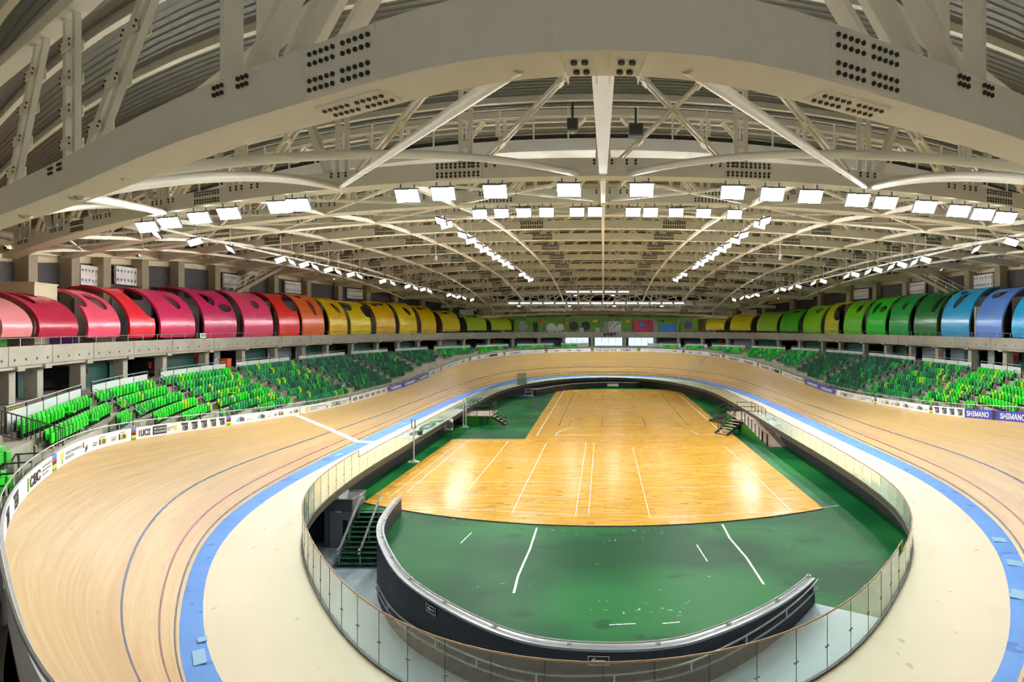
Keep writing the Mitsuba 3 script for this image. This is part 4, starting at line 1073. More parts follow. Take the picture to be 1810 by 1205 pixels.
# white rigs at the far end
for i, (d, x0, x1, lb) in enumerate(((100.5, -6.2, 6.4, 'short white lighting gantry under the roof at the far end'), (110.5, -17, 16, 'long white lighting gantry lowest at the far end of the roof'))):
    k = thing('gantry', lb, 'gantry'); z = 15.35 if i == 0 else 13.9
    for dy in (0, .9):
        for dz in (0, .7): put('tube', bar((x0, d + dy, z + dz), (x1, d + dy, z + dz), .14, .14), 'm_white', k)
    for a in np.arange(x0, x1 + .1, 1.05): put('rung', join([bar((a, d, z), (a, d, z + .7), .07, .07, (0, 1, 0)), bar((a, d, z), (a, d + .9, z), .07, .07)]), 'm_white', k)
    put('reflector', box(((x0 + x1) / 2, d + .5, z + .36), (x1 - x0, .05, .5)), 'm_white', k)
    for a in np.arange(x0 + .2, x1 - 2, 2.1):
        fk = put('strip_lamp', face_quad((a + .9, d - .1, z + .35), (0, -1, -.3), 1.7, .22, (1, 0, 0)), 'm_flood_face', k, label='white strip lamp on the gantry')
        scene[fk]['emitter'] = {'type': 'area', 'radiance': {'type': 'rgb', 'value': [5.0, 5.0, 4.8]}}
for j, (x_, y_, z_) in enumerate([(a, 110.9, 13.7) for a in (-15, -10.5, -6, -2, 2, 6, 10.5, 15)] + [(a, 101, 15.15) for a in (-4.5, -1.6, 1.6, 4.5)]):
    floodlight((x_, y_, z_), (0, .35 if j % 2 else -.5, -1), (1, 0, 0), z_ + .3, f'small floodlight under the white far gantries, {nth(j)} of their row', 'gantry floodlights', .5, .3, 2.5)
# warm service lamps on the cornice
for iq, q in enumerate((58, 64.5, 72.5, 83, 108.5, 121, 205, 217, 230, 243.5)):
    n = S.n(q); c = S(q) + n * (W_OFF - 1.6); e = float(eave(q))
    k = thing('service_lamp', f'small warm lamp on the cornice above the upper columns, {nth(iq)} from the left', 'lamp', 'warm cornice lamps')
    fk = put('lamp_face', face_quad((*c, e + .25), (-n[0] * .8, -n[1] * .8, .7), .3, .2, (-n[1], n[0], 0)), 'm_flood_face', k)
    scene[fk]['emitter'] = {'type': 'area', 'radiance': {'type': 'rgb', 'value': [x * 6 for x in WARM]}}
    put('housing', box((*(c + n * .06), e + .2), (.16, .34, .2), math.atan2(n[1], n[0])), 'm_rail_dark', k)
# ================================================================ THE COLOURED PODS ON THE BALCONY
pods_l = [((51.3, 54.1), 11.9, (226, 134, 140)), ((54.8, 59.0), 12.1, (176, 16, 60)), ((60.2, 64.2), 12.6, (240, 84, 116)), ((65.5, 69.0), 13.0, (232, 34, 54)), ((69.8, 75.0), 13.2, (214, 40, 96)), ((76.5, 82.1), 13.7, (196, 28, 92)),
          ((83.5, 89.3), 13.8, (228, 58, 110)), ((90.6, 95.2), 14.0, (232, 38, 34)), ((95.9, 101.2), 14.2, (246, 112, 44)), ((102.5, 107.0), 14.0, (255, 206, 0)), ((107.9, 112.9), 13.8, (255, 226, 0)), ((114.2, 118.9), 14.0, (252, 194, 6)),
          ((119.9, 124.2), 14.0, (255, 222, 4)), ((125.3, 129.1), 13.7, (255, 214, 10)), ((130.8, 135.4), 13.0, (248, 222, 40)), ((137.4, 142.5), 12.5, (176, 212, 50)), ((143.8, 148.7), 12.1, (190, 214, 40))]
pods_r = [((190.6, 194.8), 12.1, (244, 232, 50)), ((196.2, 201.1), 12.5, (240, 226, 40)), ((202.7, 207.7), 12.8, (158, 206, 50)), ((208.5, 213.2), 13.1, (66, 170, 24)), ((214.5, 219.0), 13.6, (134, 208, 14)), ((220.0, 223.5), 13.9, (206, 214, 14)),
          ((224.9, 229.6), 14.0, (98, 190, 18)), ((230.9, 235.8), 14.2, (14, 196, 14)), ((236.8, 241.6), 14.2, (10, 150, 58)), ((242.9, 248.0), 14.2, (6, 104, 40)), ((248.9, 254.2), 14.2, (32, 160, 214)), ((255.4, 259.6), 13.9, (92, 140, 226)), ((261.1, 265.0), 13.6, (30, 164, 226))]
pl = ['pale pink', 'dark crimson', 'salmon pink', 'scarlet', 'raspberry pink', 'magenta', 'rose pink', 'bright red', 'orange', 'golden yellow', 'bright yellow', 'amber yellow', 'lemon yellow', 'warm yellow', 'pale yellow', 'pale lime green', 'dull lime']
pr_ = ['greenish yellow', 'muted yellow', 'yellow green', 'grass green', 'lime green', 'olive yellow', 'vivid lime', 'vivid green', 'emerald green', 'dark green', 'turquoise blue', 'periwinkle blue', 'sky blue']
# openings: (share of the length, degrees up the arch, half width along, half width up, turn)
H1 = [(.62, 66, .09, 13, 0.5)]; H2 = [(.40, 70, .10, 12, .4), (.76, 52, .15, 5.5, 0)]; H3 = [(.12, 80, .20, 16, .2), (.95, 62, .16, 14, -.3)]; H4 = [(.58, 62, .09, 7, .3)]; H5 = [(.97, 72, .30, 16, .35)]
H6 = [(.30, 88, .16, 12, 0), (.66, 88, .12, 10, 0)]; H7 = [(.5, 84, .2, 8, 0)]
holes_l = [[], [(.26, 80, .10, 14, 0), (.66, 88, .06, 8, 0)], [(.12, 78, .16, 20, 0), (.66, 68, .13, 15, .4)], [(.95, 66, .30, 24, .2)], H1, H2, H4, H5, [(.62, 60, .07, 14, .2), (.35, 88, .12, 8, 0)], H1, H3, H6, H1, H6, H7, [(.5, 84, .26, 12, 0)], []]
holes_r = [H7, H7, [], H7, [(.6, 74, .12, 10, .3)], [(.85, 70, .30, 26, 0)], [(.62, 66, .10, 11, -.3)], [(.3, 64, .09, 13, -.3), (.68, 58, .13, 6, 0)], H4, [(.80, 66, .10, 17, -.3)], [(.44, 70, .09, 16, -.4), (.30, 90, .10, 8, 0)], [(.4, 80, .18, 9, .2)], [(.6, 70, .1, 14, 0)]]
TH0, TH1 = -14.0, 112.0
def pod_shell(a, b, zt, holes):
    L_ = float(np.linalg.norm(S(b) - S(a))); zc = 9.95; Hh = zt - zc; Wd = 3.0
    arc_l = (Hh + Wd) / 2 * math.radians(TH1 - TH0)
    cs = m3.CrossSection.square((L_, arc_l))
    for u, th, ru, rth, turn in holes:
        th = th - 21 if th < 85 else 69
        ru, rth = ru * 1.3, rth * 1.3
        e = m3.CrossSection.circle(1.0, 28).scale((ru * L_, math.radians(rth) * (Hh + Wd) / 2)).rotate(math.degrees(turn)).translate((u * L_, arc_l * (th - TH0) / (TH1 - TH0)))
        cs = cs - e
    m = m3.Manifold.extrude(cs, .16).refine_to_length(.34)
    me = m.to_mesh(); v = np.array(me.vert_properties[:, :3], float); f = np.array(me.tri_verts)
    s = a + (b - a) * v[:, 0] / L_; th = np.radians(TH0 + (TH1 - TH0) * v[:, 1] / arc_l); t = v[:, 2]
    off = .32 + (Wd) * (1 - np.cos(th)) + t * np.cos(th); z = zc + Hh * np.sin(th) - t * np.sin(th)
    n = S.n(s); p = S(s) + n * off[:, None]
    return np.c_[p, z], f
mat('m_pod_inside', (112, 102, 98), .6)
for side, pods, names_, holes in (('left', pods_l, pl, holes_l), ('right', pods_r, pr_, holes_r)):
    for i, (((a, b), zt, col), nm, ho) in enumerate(zip(pods, names_, holes)):
        mk = f'm_pod_{side}_{i}'
        mat(mk, col, .22, spec=.5, coat=.8)
        k = thing('balcony_pod', f'{nm} glossy arched pod standing on the {side} balcony', 'pod')
        put('shell', pod_shell(a, b, zt, ho), mk, k, smooth=35)
        s, p, n = run(S, a + .1, b - .1, .9)
        put('rear_partition', strip(p, n, [(3.9, ZB_F), (3.9, zt - .9), (4.05, zt - .9), (4.05, ZB_F)]), 'm_pod_inside', k)
        q = b - .25 if side == 'left' else a + .25
        put('floor_plinth', strip(p, n, [(.36, ZB_F), (.36, 8.95), (3.6, 8.95), (3.6, ZB_F)]), 'm_pod_inside', k)
        c, nn = S(q), S.n(q)
# things glimpsed between the pods
for q, off, sz, z, m_, nm, lb in ((54.4, 1.9, (.1, 1.1, 2.2), 9.9, 'm_ink_green', 'green_screen', 'bright green screen seen between the pale pink and crimson pods'), (59.6, 1.7, (1.6, .1, 1.7), 9.65, 'm_ink_purple', 'purple_panel', 'purple panel seen between the crimson and salmon pods'),
                                  (64.9, 1.6, (1.2, .1, 1.9), 9.7, 'm_concrete', 'display_board', 'pale display board with a blue and green print between the salmon and scarlet pods'), (75.8, 1.9, (1.6, .1, 2.4), 10, 'm_panel_grey', 'grey_partition', 'grey partition between the raspberry and magenta pods'),
                                  (82.8, 1.9, (1.6, .1, 2.6), 10, 'm_white', 'dotted_board', 'white board with dark dots between the magenta and rose pods'), (89.9, 1.7, (1.4, .1, 2.6), 10, 'm_ink_olive', 'yellow_board', 'yellow and green board between the rose and red pods'),
                                  (107.4, 1.7, (1.2, .1, 2.2), 9.9, 'm_white', 'poster_board', 'white and red poster board between two yellow pods'), (224.2, 1.7, (1.2, .1, 1.9), 9.8, 'm_red', 'red_board', 'dark red board between the olive and lime pods'),
                                  (242.2, 1.2, (.5, .12, 2.6), 10, 'm_white', 'white_post', 'pale square post between the emerald and dark green pods'), (248.4, 1.9, (1.4, .1, 2.4), 10, 'm_ink_teal', 'teal_panel', 'dark teal panel between the dark green and turquoise pods'),
                                  (254.8, 1.6, (2.0, .1, 3.4), 10.4, 'm_white', 'striped_wall', 'wall with broad coloured stripes between the turquoise and periwinkle pods'), (260.4, 1.9, (1.5, .1, 2.2), 9.9, 'm_panel_grey', 'grey_counter', 'grey counter wall between the periwinkle and sky blue pods')):
    n = S.n(q); c = S(q) + n * off; a = math.atan2(n[1], n[0])
    k = thing(nm, lb, nm.split('_')[-1])
    put('board', box((*c, z), sz, a), m_, k)
    t = np.array([-n[1], n[0]])
    fc = -1 if q < 150 else 1
    if nm == 'display_board': put('print', box((*(c + t * -.06), z - .1), (.7, .02, 1.0), a), 'm_ink_sky', k); put('print', box((*(c + t * -.075), z - .1), (.34, .02, .6), a), 'm_ink_green', k)
    if nm == 'dotted_board': put('dots', join([box((*(c + t * -.06 + n * dx), z + dz), (.2, .02, .22), a) for dx, dz in ((-.5, .6), (.1, .8), (.5, .3), (-.3, -.1), (.3, -.4), (-.5, -.7), (.1, -.9))]), 'm_ink_navy', k, kind='stuff')
    if nm == 'striped_wall':
        for j, (mm, zz2) in enumerate((('m_ink_sky', 1.35), ('m_ink_olive', .1), ('m_ink_red', -1.1), ('m_orange', -.8))):
            put('stripe', bar((*(c + t * .06 - n * .95), z + zz2 - .35), (*(c + t * .06 + n * .95), z + zz2 + .35), .02, .5), mm, k)
# pale box room behind the crimson pod
k = thing('box_room', 'pale plastered box room behind the crimson pod', 'room')
q = 59.2; n = S.n(q); c = S(q) + n * 3.1
put('body', box((*c, 10.7), (2.0, 2.4, 3.9), math.atan2(n[1], n[0])), 'm_eave', k)
put('roof_slab', box((*c, 12.68), (2.1, 2.5, .1), math.atan2(n[1], n[0])), 'm_eave', k)

# the painted front at the far end of the balcony
fw = thing('mural_wall', 'lime green painted front with murals across the far end of the balcony', 'mural')
cells = [(150.3, 152.6), (152.75, 156.6), (156.75, 160.6), (160.75, 163.4), (163.5, 167.6), (167.75, 171.2), (171.35, 174.4), (174.55, 179.2), (179.35, 184.0), (184.15, 188.0)]
def mural(a, b, z0, z1, off, m_, nm='panel', lab=None):
    s, p, n = run(S, a, b, .7)
    return put(nm, strip(p, n, [(off, z0), (off, z1), (off + .05, z1), (off + .05, z0)]), m_, fw, label=lab)
for a, b in cells:
    mural(a, b, ZB_F, 12.1, 2.0, 'm_mural_green')
def disc(q, z, rx, rz, m_, lab, off=1.95, nsd=28, bite=0):
    t = np.linspace(0, 2 * np.pi, nsd, endpoint=False)
    s = q + rx * np.cos(t); zz2 = z + rz * np.sin(t) - bite * np.abs(np.cos(t))
    p = S(s) + S.n(s) * off; pc = S(q) + S.n(q) * off
    v = np.vstack([np.c_[p, zz2], [[*pc, z]], np.c_[p + S.n(s) * .03, zz2]]); i = np.arange(nsd); j = (i + 1) % nsd
    put('print', (v, np.vstack([np.c_[np.full(nsd, nsd), i, j], np.c_[i, nsd + 1 + i, j], np.c_[j, nsd + 1 + i, nsd + 1 + j]])), m_, fw, label=lab)
for q, z, rx, rz, m_, lab in ((152.2, 10.2, .9, 1.1, 'm_ink_grey', 'painted figures in grey, blue and pink'), (151.8, 10.7, .4, .4, 'm_ink_sky', 'blue patch of the painted figures'), (152.9, 10.6, .3, .4, 'm_ink_pink', 'pink patch of the painted figures'), (156.2, 11.2, .4, .35, 'm_orange', 'small orange painted ring'),
                             (158.1, 9.85, 1.0, .95, 'm_white', 'white painted leaf shape'), (160.0, 9.9, .75, .75, 'm_white', 'smaller white painted leaf shape'), (161.3, 10.8, .3, .3, 'm_orange', 'orange painted ring'), (162.6, 10.2, .95, 1.0, 'm_black', 'round black painted disc'), (165.0, 10.2, .95, 1.0, 'm_black', 'second round black painted disc'),
                             (185.9, 10.4, .9, .8, 'm_ink_purple', 'purple painted rider'), (184.0, 11.2, .3, .5, 'm_ink_grey', 'small grey painted figure'), (180.5, 11.3, .25, .25, 'm_black', 'small black dot')):
    disc(q, z, rx, rz, m_, lab)
for a, b, z0, z1, m_, lab in ((154.4, 155.4, ZB_F, 11.0, 'm_black', 'dark doorway in the green front'), (156.6, 156.9, 10.5, 11.6, 'm_ink_grey', 'grey painted strip'), (163.8, 164.6, 8.9, 9.9, 'm_white', 'white notice'), (167.0, 167.8, 8.9, 9.9, 'm_white', 'second white notice'), (159.0, 159.6, 8.9, 9.7, 'm_white', 'third white notice'), (168.6, 172.2, 8.9, 11.3, 'm_ink_grey', 'wide pale shop window'),
                             (169.6, 172.1, 9.0, 11.2, 'm_white', 'white printed panel with orange and blue slashes'), (166.4, 167.4, 11.0, 11.5, 'm_yellow', 'yellow plate'), (172.9, 173.9, 11.0, 11.5, 'm_yellow', 'yellow plate'), (174.6, 178.6, 8.95, 11.5, 'm_ink_pink', 'crimson mural panel'), (175.9, 176.8, 10.0, 11.0, 'm_ink_sky', 'blue square in the crimson mural'),
                             (178.8, 179.6, 8.95, 11.5, 'm_ink_grey', 'tall pale painted panel'), (179.9, 183.4, 9.1, 10.6, 'm_ink_sky', 'blue mural panel')):
    mural(a, b, z0, z1, 1.93 if 'square' not in lab and 'printed' not in lab else 1.9, m_, 'print', lab)
for a, zz2, m_ in ((169.9, 10.6, 'm_orange'), (170.6, 10.3, 'm_ink_sky'), (171.3, 10.8, 'm_ink_sky'), (170.2, 9.8, 'm_orange')):
    p, q2 = S(a) + S.n(a) * 1.87, S(a + .7) + S.n(a + .7) * 1.87
    put('print', bar((*p, zz2 - .3), (*q2, zz2 + .35), .02, .18), m_, fw, label='coloured slash on the white panel')
# small black signs hanging on the parapet at the middle
k = thing('speaker_cluster', 'small black loudspeakers fixed on the concrete front in the middle of the far end', 'loudspeaker')
for i, q in enumerate((168.9, 169.6, 170.3, 171.0)):
    c = S(q) - S.n(q) * .3
    put('box', rbox((*c, 8.45 + (.12 if i % 2 else 0)), (.5, .34, .6), .03), 'm_black', k)
# steel stairs up to the roof, left and right
for lb, q0, q1 in (('left', 86.2, 93.2), ('right', 247.6, 239.8)):
    k = thing('steel_stair', f'narrow steel stair climbing from behind the pods to the roof, {lb} side', 'stair')
    p = np.array([*(S(q0) + S.n(q0) * 3.3), 13.4]); q = np.array([*(S(q1) + S.n(q1) * 1.4), 17.2])
    d = q - p; sd = np.cross(d, (0, 0, 1)); sd /= np.linalg.norm(sd)
    for s_ in (-.5, .5): put('stringer', bar(p + sd * s_, q + sd * s_, .08, .36), 'm_column', k)
    for t in np.linspace(.03, .97, 18): put('step', box(p + d * t, (.8, .8, .05), math.atan2(d[1], d[0])), 'm_column', k)
    for s_ in (-.5, .5):
        for h in (.55, 1.05): put('rail_tube', tube([p + sd * s_ + [0, 0, h], q + sd * s_ + [0, 0, h]], .035, 6), 'm_bright_steel', k)
        for t in np.linspace(0, 1, 6): put('post', bar(p + d * t + sd * s_, p + d * t + sd * s_ + [0, 0, 1.05], .05, .05, (0, 1, 0)), 'm_bright_steel', k)
# ================================================================ ADVERTISING BOARDS ROUND THE TRACK
BH = .62
def on_board(v, s0, z0=0.0, out=-.012):
    """Flat lettering (x along, y up, z proud) laid on the curved board, starting s0 metres along it."""
    s = s0 + v[:, 0]; e = E(s); n = E.n(s)
    return np.c_[e[:, :2] + n * (out - v[:, 2])[:, None], e[:, 2] + z0 + v[:, 1]]
tcache = {}
def words(txt, h, bold=True):
    if (txt, h, bold) not in tcache:
        m = text_mesh(txt, h, .008, bold); tcache[(txt, h, bold)] = (np.array(m.vertices), np.array(m.faces))
    return tcache[(txt, h, bold)]
def write(parent, txt, s0, z0, h, m, width=None, bold=True, label=None):
    v, f = words(txt, h, bold)
    v = v.copy()
    if width: v[:, 0] *= width / v[:, 0].max()
    put('lettering', (on_board(v, s0, z0), f), m, parent, label=label)
def patch(parent, s0, s1, z0, z1, m, nm='print', label=None):
    s = np.linspace(s0, s1, max(2, int((s1 - s0) / .5) + 1)); e, n = E(s), E.n(s)
    pr = np.stack([np.stack([[-.016, a + z0], [-.016, a + z1], [-.004, a + z1], [-.004, a + z0]]) for a in e[:, 2]])
    put(nm, strip(e, n, pr), m, parent, label=label)
def board(s0, s1, label, m='m_board_white'):
    k = thing('advertising_board', label, 'advertising board')
    s = np.linspace(s0, s1 - .02, max(2, int((s1 - s0) / .6) + 1)); e, n = E(s), E.n(s)
    pr = np.stack([np.stack([[0, a - .03], [.0, a + BH], [.06, a + BH], [.06, a - .03]]) for a in e[:, 2]])
    put('panel', strip(e, n, pr), m, k)
    return k
def stripes(s0, s1, label):
    k = thing('rainbow_board', label, 'advertising board')
    for j, m in enumerate(('m_ink_sky', 'm_ink_red', 'm_black', 'm_ink_yellow', 'm_ink_green')):
        s = np.array([s0, s1]); e, n = E(s), E.n(s)
        a0, a1 = BH * (4 - j) / 5, BH * (5 - j) / 5
        pr = np.stack([np.stack([[-.01, a + a0], [-.01, a + a1], [.06, a + a1], [.06, a + a0]]) for a in e[:, 2]])
        put('stripe', strip(e, n, pr), m, k)
def cbc(k, s, sc=1.0):
    e = lambda q: q
    patch(k, s, s + .16 * sc, .08, .5, 'm_ink_green'); patch(k, s + .1 * sc, s + .24 * sc, .14, .42, 'm_ink_yellow')
    write(k, 'CBC', s + .3 * sc, .13, .34, 'm_line_black', 1.35 * sc)
    write(k, 'CONFEDERAÇÃO', s + 1.85 * sc, .42, .07, 'm_ink_grey', 1.2 * sc, False); write(k, 'BRASILEIRA DE', s + 1.85 * sc, .29, .07, 'm_ink_grey', 1.1 * sc, False); write(k, 'CICLISMO', s + 1.85 * sc, .16, .07, 'm_ink_grey', .8 * sc, False)
def comite(k, s, sc=1.0):
    patch(k, s, s + .42 * sc, .42, .5, 'm_ink_yellow'); patch(k, s + .04 * sc, s + .38 * sc, .32, .4, 'm_ink_yellow'); patch(k, s + .08 * sc, s + .34 * sc, .22, .3, 'm_ink_yellow'); patch(k, s + .19 * sc, s + .24 * sc, .06, .22, 'm_ink_green')
    write(k, 'COMITÊ PARALÍMPICO', s + .6 * sc, .34, .11, 'm_ink_grey', 2.0 * sc, False); write(k, 'BRASILEIRO', s + .6 * sc, .16, .11, 'm_ink_grey', 1.1 * sc, False)
    for j, m in enumerate(('m_ink_red', 'm_ink_navy', 'm_ink_green')):
        t = np.linspace(0, 1, 8); x = s + 2.85 * sc + [0, .14, .26][j] * sc + .10 * np.sin(t * 2.6) * (-1 if j == 0 else 1); z = [.28, .08, .14][j] + t * [.24, .2, .2][j]
        e, n = E(x), E.n(x)
        put('swoosh', tube(np.c_[e[:, :2] - n * .012, e[:, 2] + z], .022, 5), m, k)
def gov(k, s, sc=1.0):
    cols = ('m_line_black', 'm_ink_yellow', 'm_ink_green', 'm_orange', 'm_line_black', 'm_ink_sky', 'm_ink_yellow')
    for j, m in enumerate(cols): patch(k, s + j * .11 * sc, s + (j + .92) * .11 * sc, .16 + .05 * (j % 2), .42 - .03 * (j % 3), m)
    write(k, 'GOVERNO', s, .47, .045, 'm_ink_grey', .6 * sc, False); write(k, 'MINISTÉRIO', s - .75 * sc, .3, .05, 'm_ink_grey', .5 * sc, False); write(k, 'ESPORTE', s - .75 * sc, .2, .05, 'm_line_black', .42 * sc, False)
def rio(k, s, sc=1.0):
    for j in range(3): patch(k, s + j * .1 * sc, s + (j + .8) * .1 * sc, .14, .3 + .08 * j, 'm_ink_pale')
    write(k, 'Rio', s + .36 * sc, .16, .28, 'm_ink_navy', .62 * sc); write(k, 'PREFEITURA', s + 1.3 * sc, .2, .06, 'm_ink_grey', .6 * sc, False)
def tba(k, s, w=.72):
    patch(k, s - .06, s + w, .46, .53, 'm_line_black'); write(k, 'TBA', s, .1, .38, 'm_line_black', w)
def uci(k, s, w=.8, h=.32):
    patch(k, s - .12, s - .06, .14, .44, 'm_line_black'); write(k, 'UCI', s, .14, h, 'm_line_black', w)
def shim(k, s, w): write(k, 'SHIMANO', s, .13, .34, 'm_white', w)
def sant(k, s, w): write(k, 'Santini', s, .14, .34, 'm_line_black', w)
k = board(4, 24.0, 'white board with two square black marks, lowest on the left edge'); tba(k, 19.4, 1.0); tba(k, 21.7, 1.0)
k = board(24.0, 28.3, 'white board with a large black acronym beside a green emblem, near the left edge'); cbc(k, 24.4, 1.22)
stripes(28.3, 28.9, 'rainbow striped panel nearest the camera on the left')
k = board(28.9, 37.7, 'white board with yellow tree emblem and grey words, nearest on the left'); comite(k, 29.5, 1.12); gov(k, 34.5); gov(k, 36.5)
stripes(37.7, 38.1, 'rainbow striped panel left of the black championship lettering on the left')
k = board(38.1, 42.0, 'white board with a black box of white lettering on the near left'); uci(k, 38.5, .9); patch(k, 39.65, 40.9, .1, .54, 'm_line_black'); write(k, 'PARA-CYCLING TRACK', 39.7, .36, .09, 'm_white', 1.15); write(k, 'WORLD CHAMPIONSHIPS', 39.7, .19, .09, 'm_white', 1.15); write(k, 'RIO DE JANEIRO', 41.0, .34, .05, 'm_ink_grey', .55, False); write(k, 'BRASIL', 41.0, .22, .05, 'm_ink_grey', .3, False); patch(k, 41.62, 41.85, .2, .44, 'm_ink_yellow'); patch(k, 41.7, 41.85, .3, .44, 'm_ink_sky')
k = board(42, 47.1, 'white board with five square black marks on the left')
for j in range(5): tba(k, 42.35 + j * .98, .6)
stripes(47.1, 47.6, 'rainbow striped panel right of the five square black marks on the left')
k = board(47.6, 57.6, 'white board with two pale blue emblems ending at the finish line'); rio(k, 48.3, 1.0); rio(k, 51.1, 1.0); gov(k, 54.2, 1.0); gov(k, 56.6, 1.0)
k = board(57.7, 67.6, 'white board with yellow tree emblem and black acronym just beyond the finish line'); comite(k, 58.6, 1.3); cbc(k, 63.6, 1.2)
stripes(67.6, 68.0, 'rainbow striped panel before the six repeated black acronyms on the left')
k = board(68, 78.0, 'white board repeating one black acronym six times on the left')
for j in range(6): uci(k, 68.6 + j * 1.6, .95)
stripes(78.0, 78.5, 'rainbow striped panel before the blue boards on the left')
k = board(78.5, 88.0, 'long blue board with two large white words on the left straight', 'm_board_blue'); shim(k, 79.3, 3.6); shim(k, 84.0, 3.4)
stripes(88.0, 88.5, 'rainbow striped panel between the blue boards on the left')
k = board(88.5, 91.9, 'short blue board with one white word on the left', 'm_board_blue'); shim(k, 88.8, 2.8)
k = board(91.9, 95.7, 'small white board with black acronym after the blue boards on the left'); cbc(k, 92.3, 1.0)
stripes(95.7, 96.1, 'rainbow striped panel at the start of the far left bend')
k = board(96.1, 104.7, 'white board with yellow emblem in the far left bend'); comite(k, 97.0, 1.3); gov(k, 102.6, 1.1)
stripes(104.7, 105.2, 'second rainbow striped panel in the far left bend')
k = board(105.2, 114.0, 'white board with a black box in the far left bend'); rio(k, 107, 1.1); patch(k, 110.4, 112.6, .14, .5, 'm_line_black'); write(k, 'UCI', 109.4, .16, .26, 'm_line_black', .7)
stripes(114.0, 114.5, 'third rainbow striped panel in the far left bend')
k = board(114.5, 122.8, 'white board with large black acronym at the left of the far end'); cbc(k, 115.6, 1.4); comite(k, 119.4, .9)
stripes(122.8, 123.4, 'rainbow striped panel left of the far windows')
k = board(123.4, 131.5, 'white board with small emblems under the left far window'); gov(k, 124.8, 1.2); gov(k, 127, 1.2); rio(k, 128.6, 1.0)
stripes(131.5, 132.1, 'rainbow striped panel under the middle far window')
k = board(132.1, 140.1, 'white board with four black acronyms in the middle of the far end')
for j in range(3): uci(k, 132.6 + j * 1.35, .9)
cbc(k, 137.0, 1.2)
stripes(140.1, 140.7, 'rainbow striped panel right of the far windows')
k = board(140.7, 148.8, 'white board with a yellow emblem at the right of the far end'); comite(k, 141.4, 1.4); gov(k, 146.9, 1.2)
stripes(148.8, 149.4, 'first rainbow striped panel in the far right bend')
k = board(149.4, 157.6, 'white board with pale blue emblems and one black script word in the far right bend'); rio(k, 150, 1.0); rio(k, 152, 1.0); sant(k, 154.6, 2.4)
stripes(157.6, 158.2, 'second rainbow striped panel in the far right bend')
k = board(158.2, 167.2, 'white board with two black script words in the far right bend'); sant(k, 159.2, 2.6); sant(k, 163.2, 2.8)
stripes(167.2, 167.8, 'third rainbow striped panel in the far right bend')
k = board(167.8, 175.0, 'white board with black script word and a black box on the far right'); sant(k, 168.6, 2.6); uci(k, 172.0, .8); patch(k, 173.0, 174.6, .12, .52, 'm_line_black')
stripes(175.0, 175.5, 'rainbow striped panel before the yellow emblem on the right')
k = board(175.5, 182.9, 'white board with small emblems before the blue boards on the right'); comite(k, 176.0, 1.1); gov(k, 180.4, 1.0); gov(k, 182.0, 1.0)
stripes(182.9, 183.4, 'rainbow striped panel at the left end of the blue right boards')
k = board(183.4, 192.4, 'long blue board with two large white words on the right straight', 'm_board_blue'); shim(k, 184.0, 3.4); shim(k, 188.3, 3.4)
stripes(192.4, 192.9, 'rainbow striped panel at the right end of the far blue boards on the right')
k = board(192.9, 202.5, 'white board with black acronym and yellow emblem on the right straight'); cbc(k, 194.0, 1.2); comite(k, 198.4, 1.2)
stripes(202.5, 203.0, 'rainbow striped panel in the middle of the right straight')
k = board(203.0, 212.9, 'white board with four small emblems on the right straight'); gov(k, 204.9, 1.1); gov(k, 207.0, 1.1); rio(k, 208.4, 1.0); rio(k, 210.8, 1.0)
stripes(212.9, 213.4, 'rainbow striped panel left of the four square black marks on the right')
k = board(213.4, 218.0, 'white board with four square black marks on the right')
for j in range(4): tba(k, 213.75 + j * 1.1, .68)
k = board(218.0, 222.0, 'blue board with one large white word near the right edge', 'm_board_blue'); shim(k, 218.25, 2.75); patch(k, 221.4, 221.75, .0, .62, 'm_black')
for j, m in enumerate(('m_ink_sky', 'm_ink_red', 'm_black', 'm_ink_yellow', 'm_ink_green')): patch(k, 221.42, 221.73, .12 * (4 - j), .12 * (5 - j) + .01, m, 'stripe')
k = board(222.0, 226.5, 'blue board with white word cut off by the right edge', 'm_board_blue'); shim(k, 222.3, 2.8)
k = board(226.5, 262.0, 'plain white board continuing beyond the right edge')
# rail and glass above the boards
tr = thing('track_handrail', 'slim metal rail on short posts above the advertising boards round the track', 'handrail')
s = np.linspace(2, 262, 330); e, n = E(s), E.n(s)
put('rail_tube', tube(np.c_[e[:, :2] + n * .12, e[:, 2] + BH + .30], .028, 6), 'm_rail', tr)
for q in np.arange(12, 232, 1.55):
    c = E(q); nn = E.n(q); put('post', bar((*(c[:2] + nn * .10), c[2]), (*(c[:2] + nn * .12), c[2] + BH + .3), .035, .05, (0, 1, 0)), 'm_rail', tr)
gs = thing('spectator_glass', 'clear glass screens on metal frames standing behind the track rail', 'glass screen')
for a in np.arange(22, 228, 2.1):
    p, q = E(a), E(a + 2.0); n1, n2 = E.n(a), E.n(a + 2.0)
    P_ = np.array([[(*(p[:2] + n1 * .5), p[2] + .05), (*(p[:2] + n1 * .5), p[2] + 1.02)], [(*(q[:2] + n2 * .5), q[2] + .05), (*(q[:2] + n2 * .5), q[2] + 1.02)]])
    put('pane', grid(P_), 'm_glass', gs)
    put('frame_post', bar(P_[0, 0], P_[0, 1], .04, .04, (0, 1, 0)), 'm_rail_dark', gs)
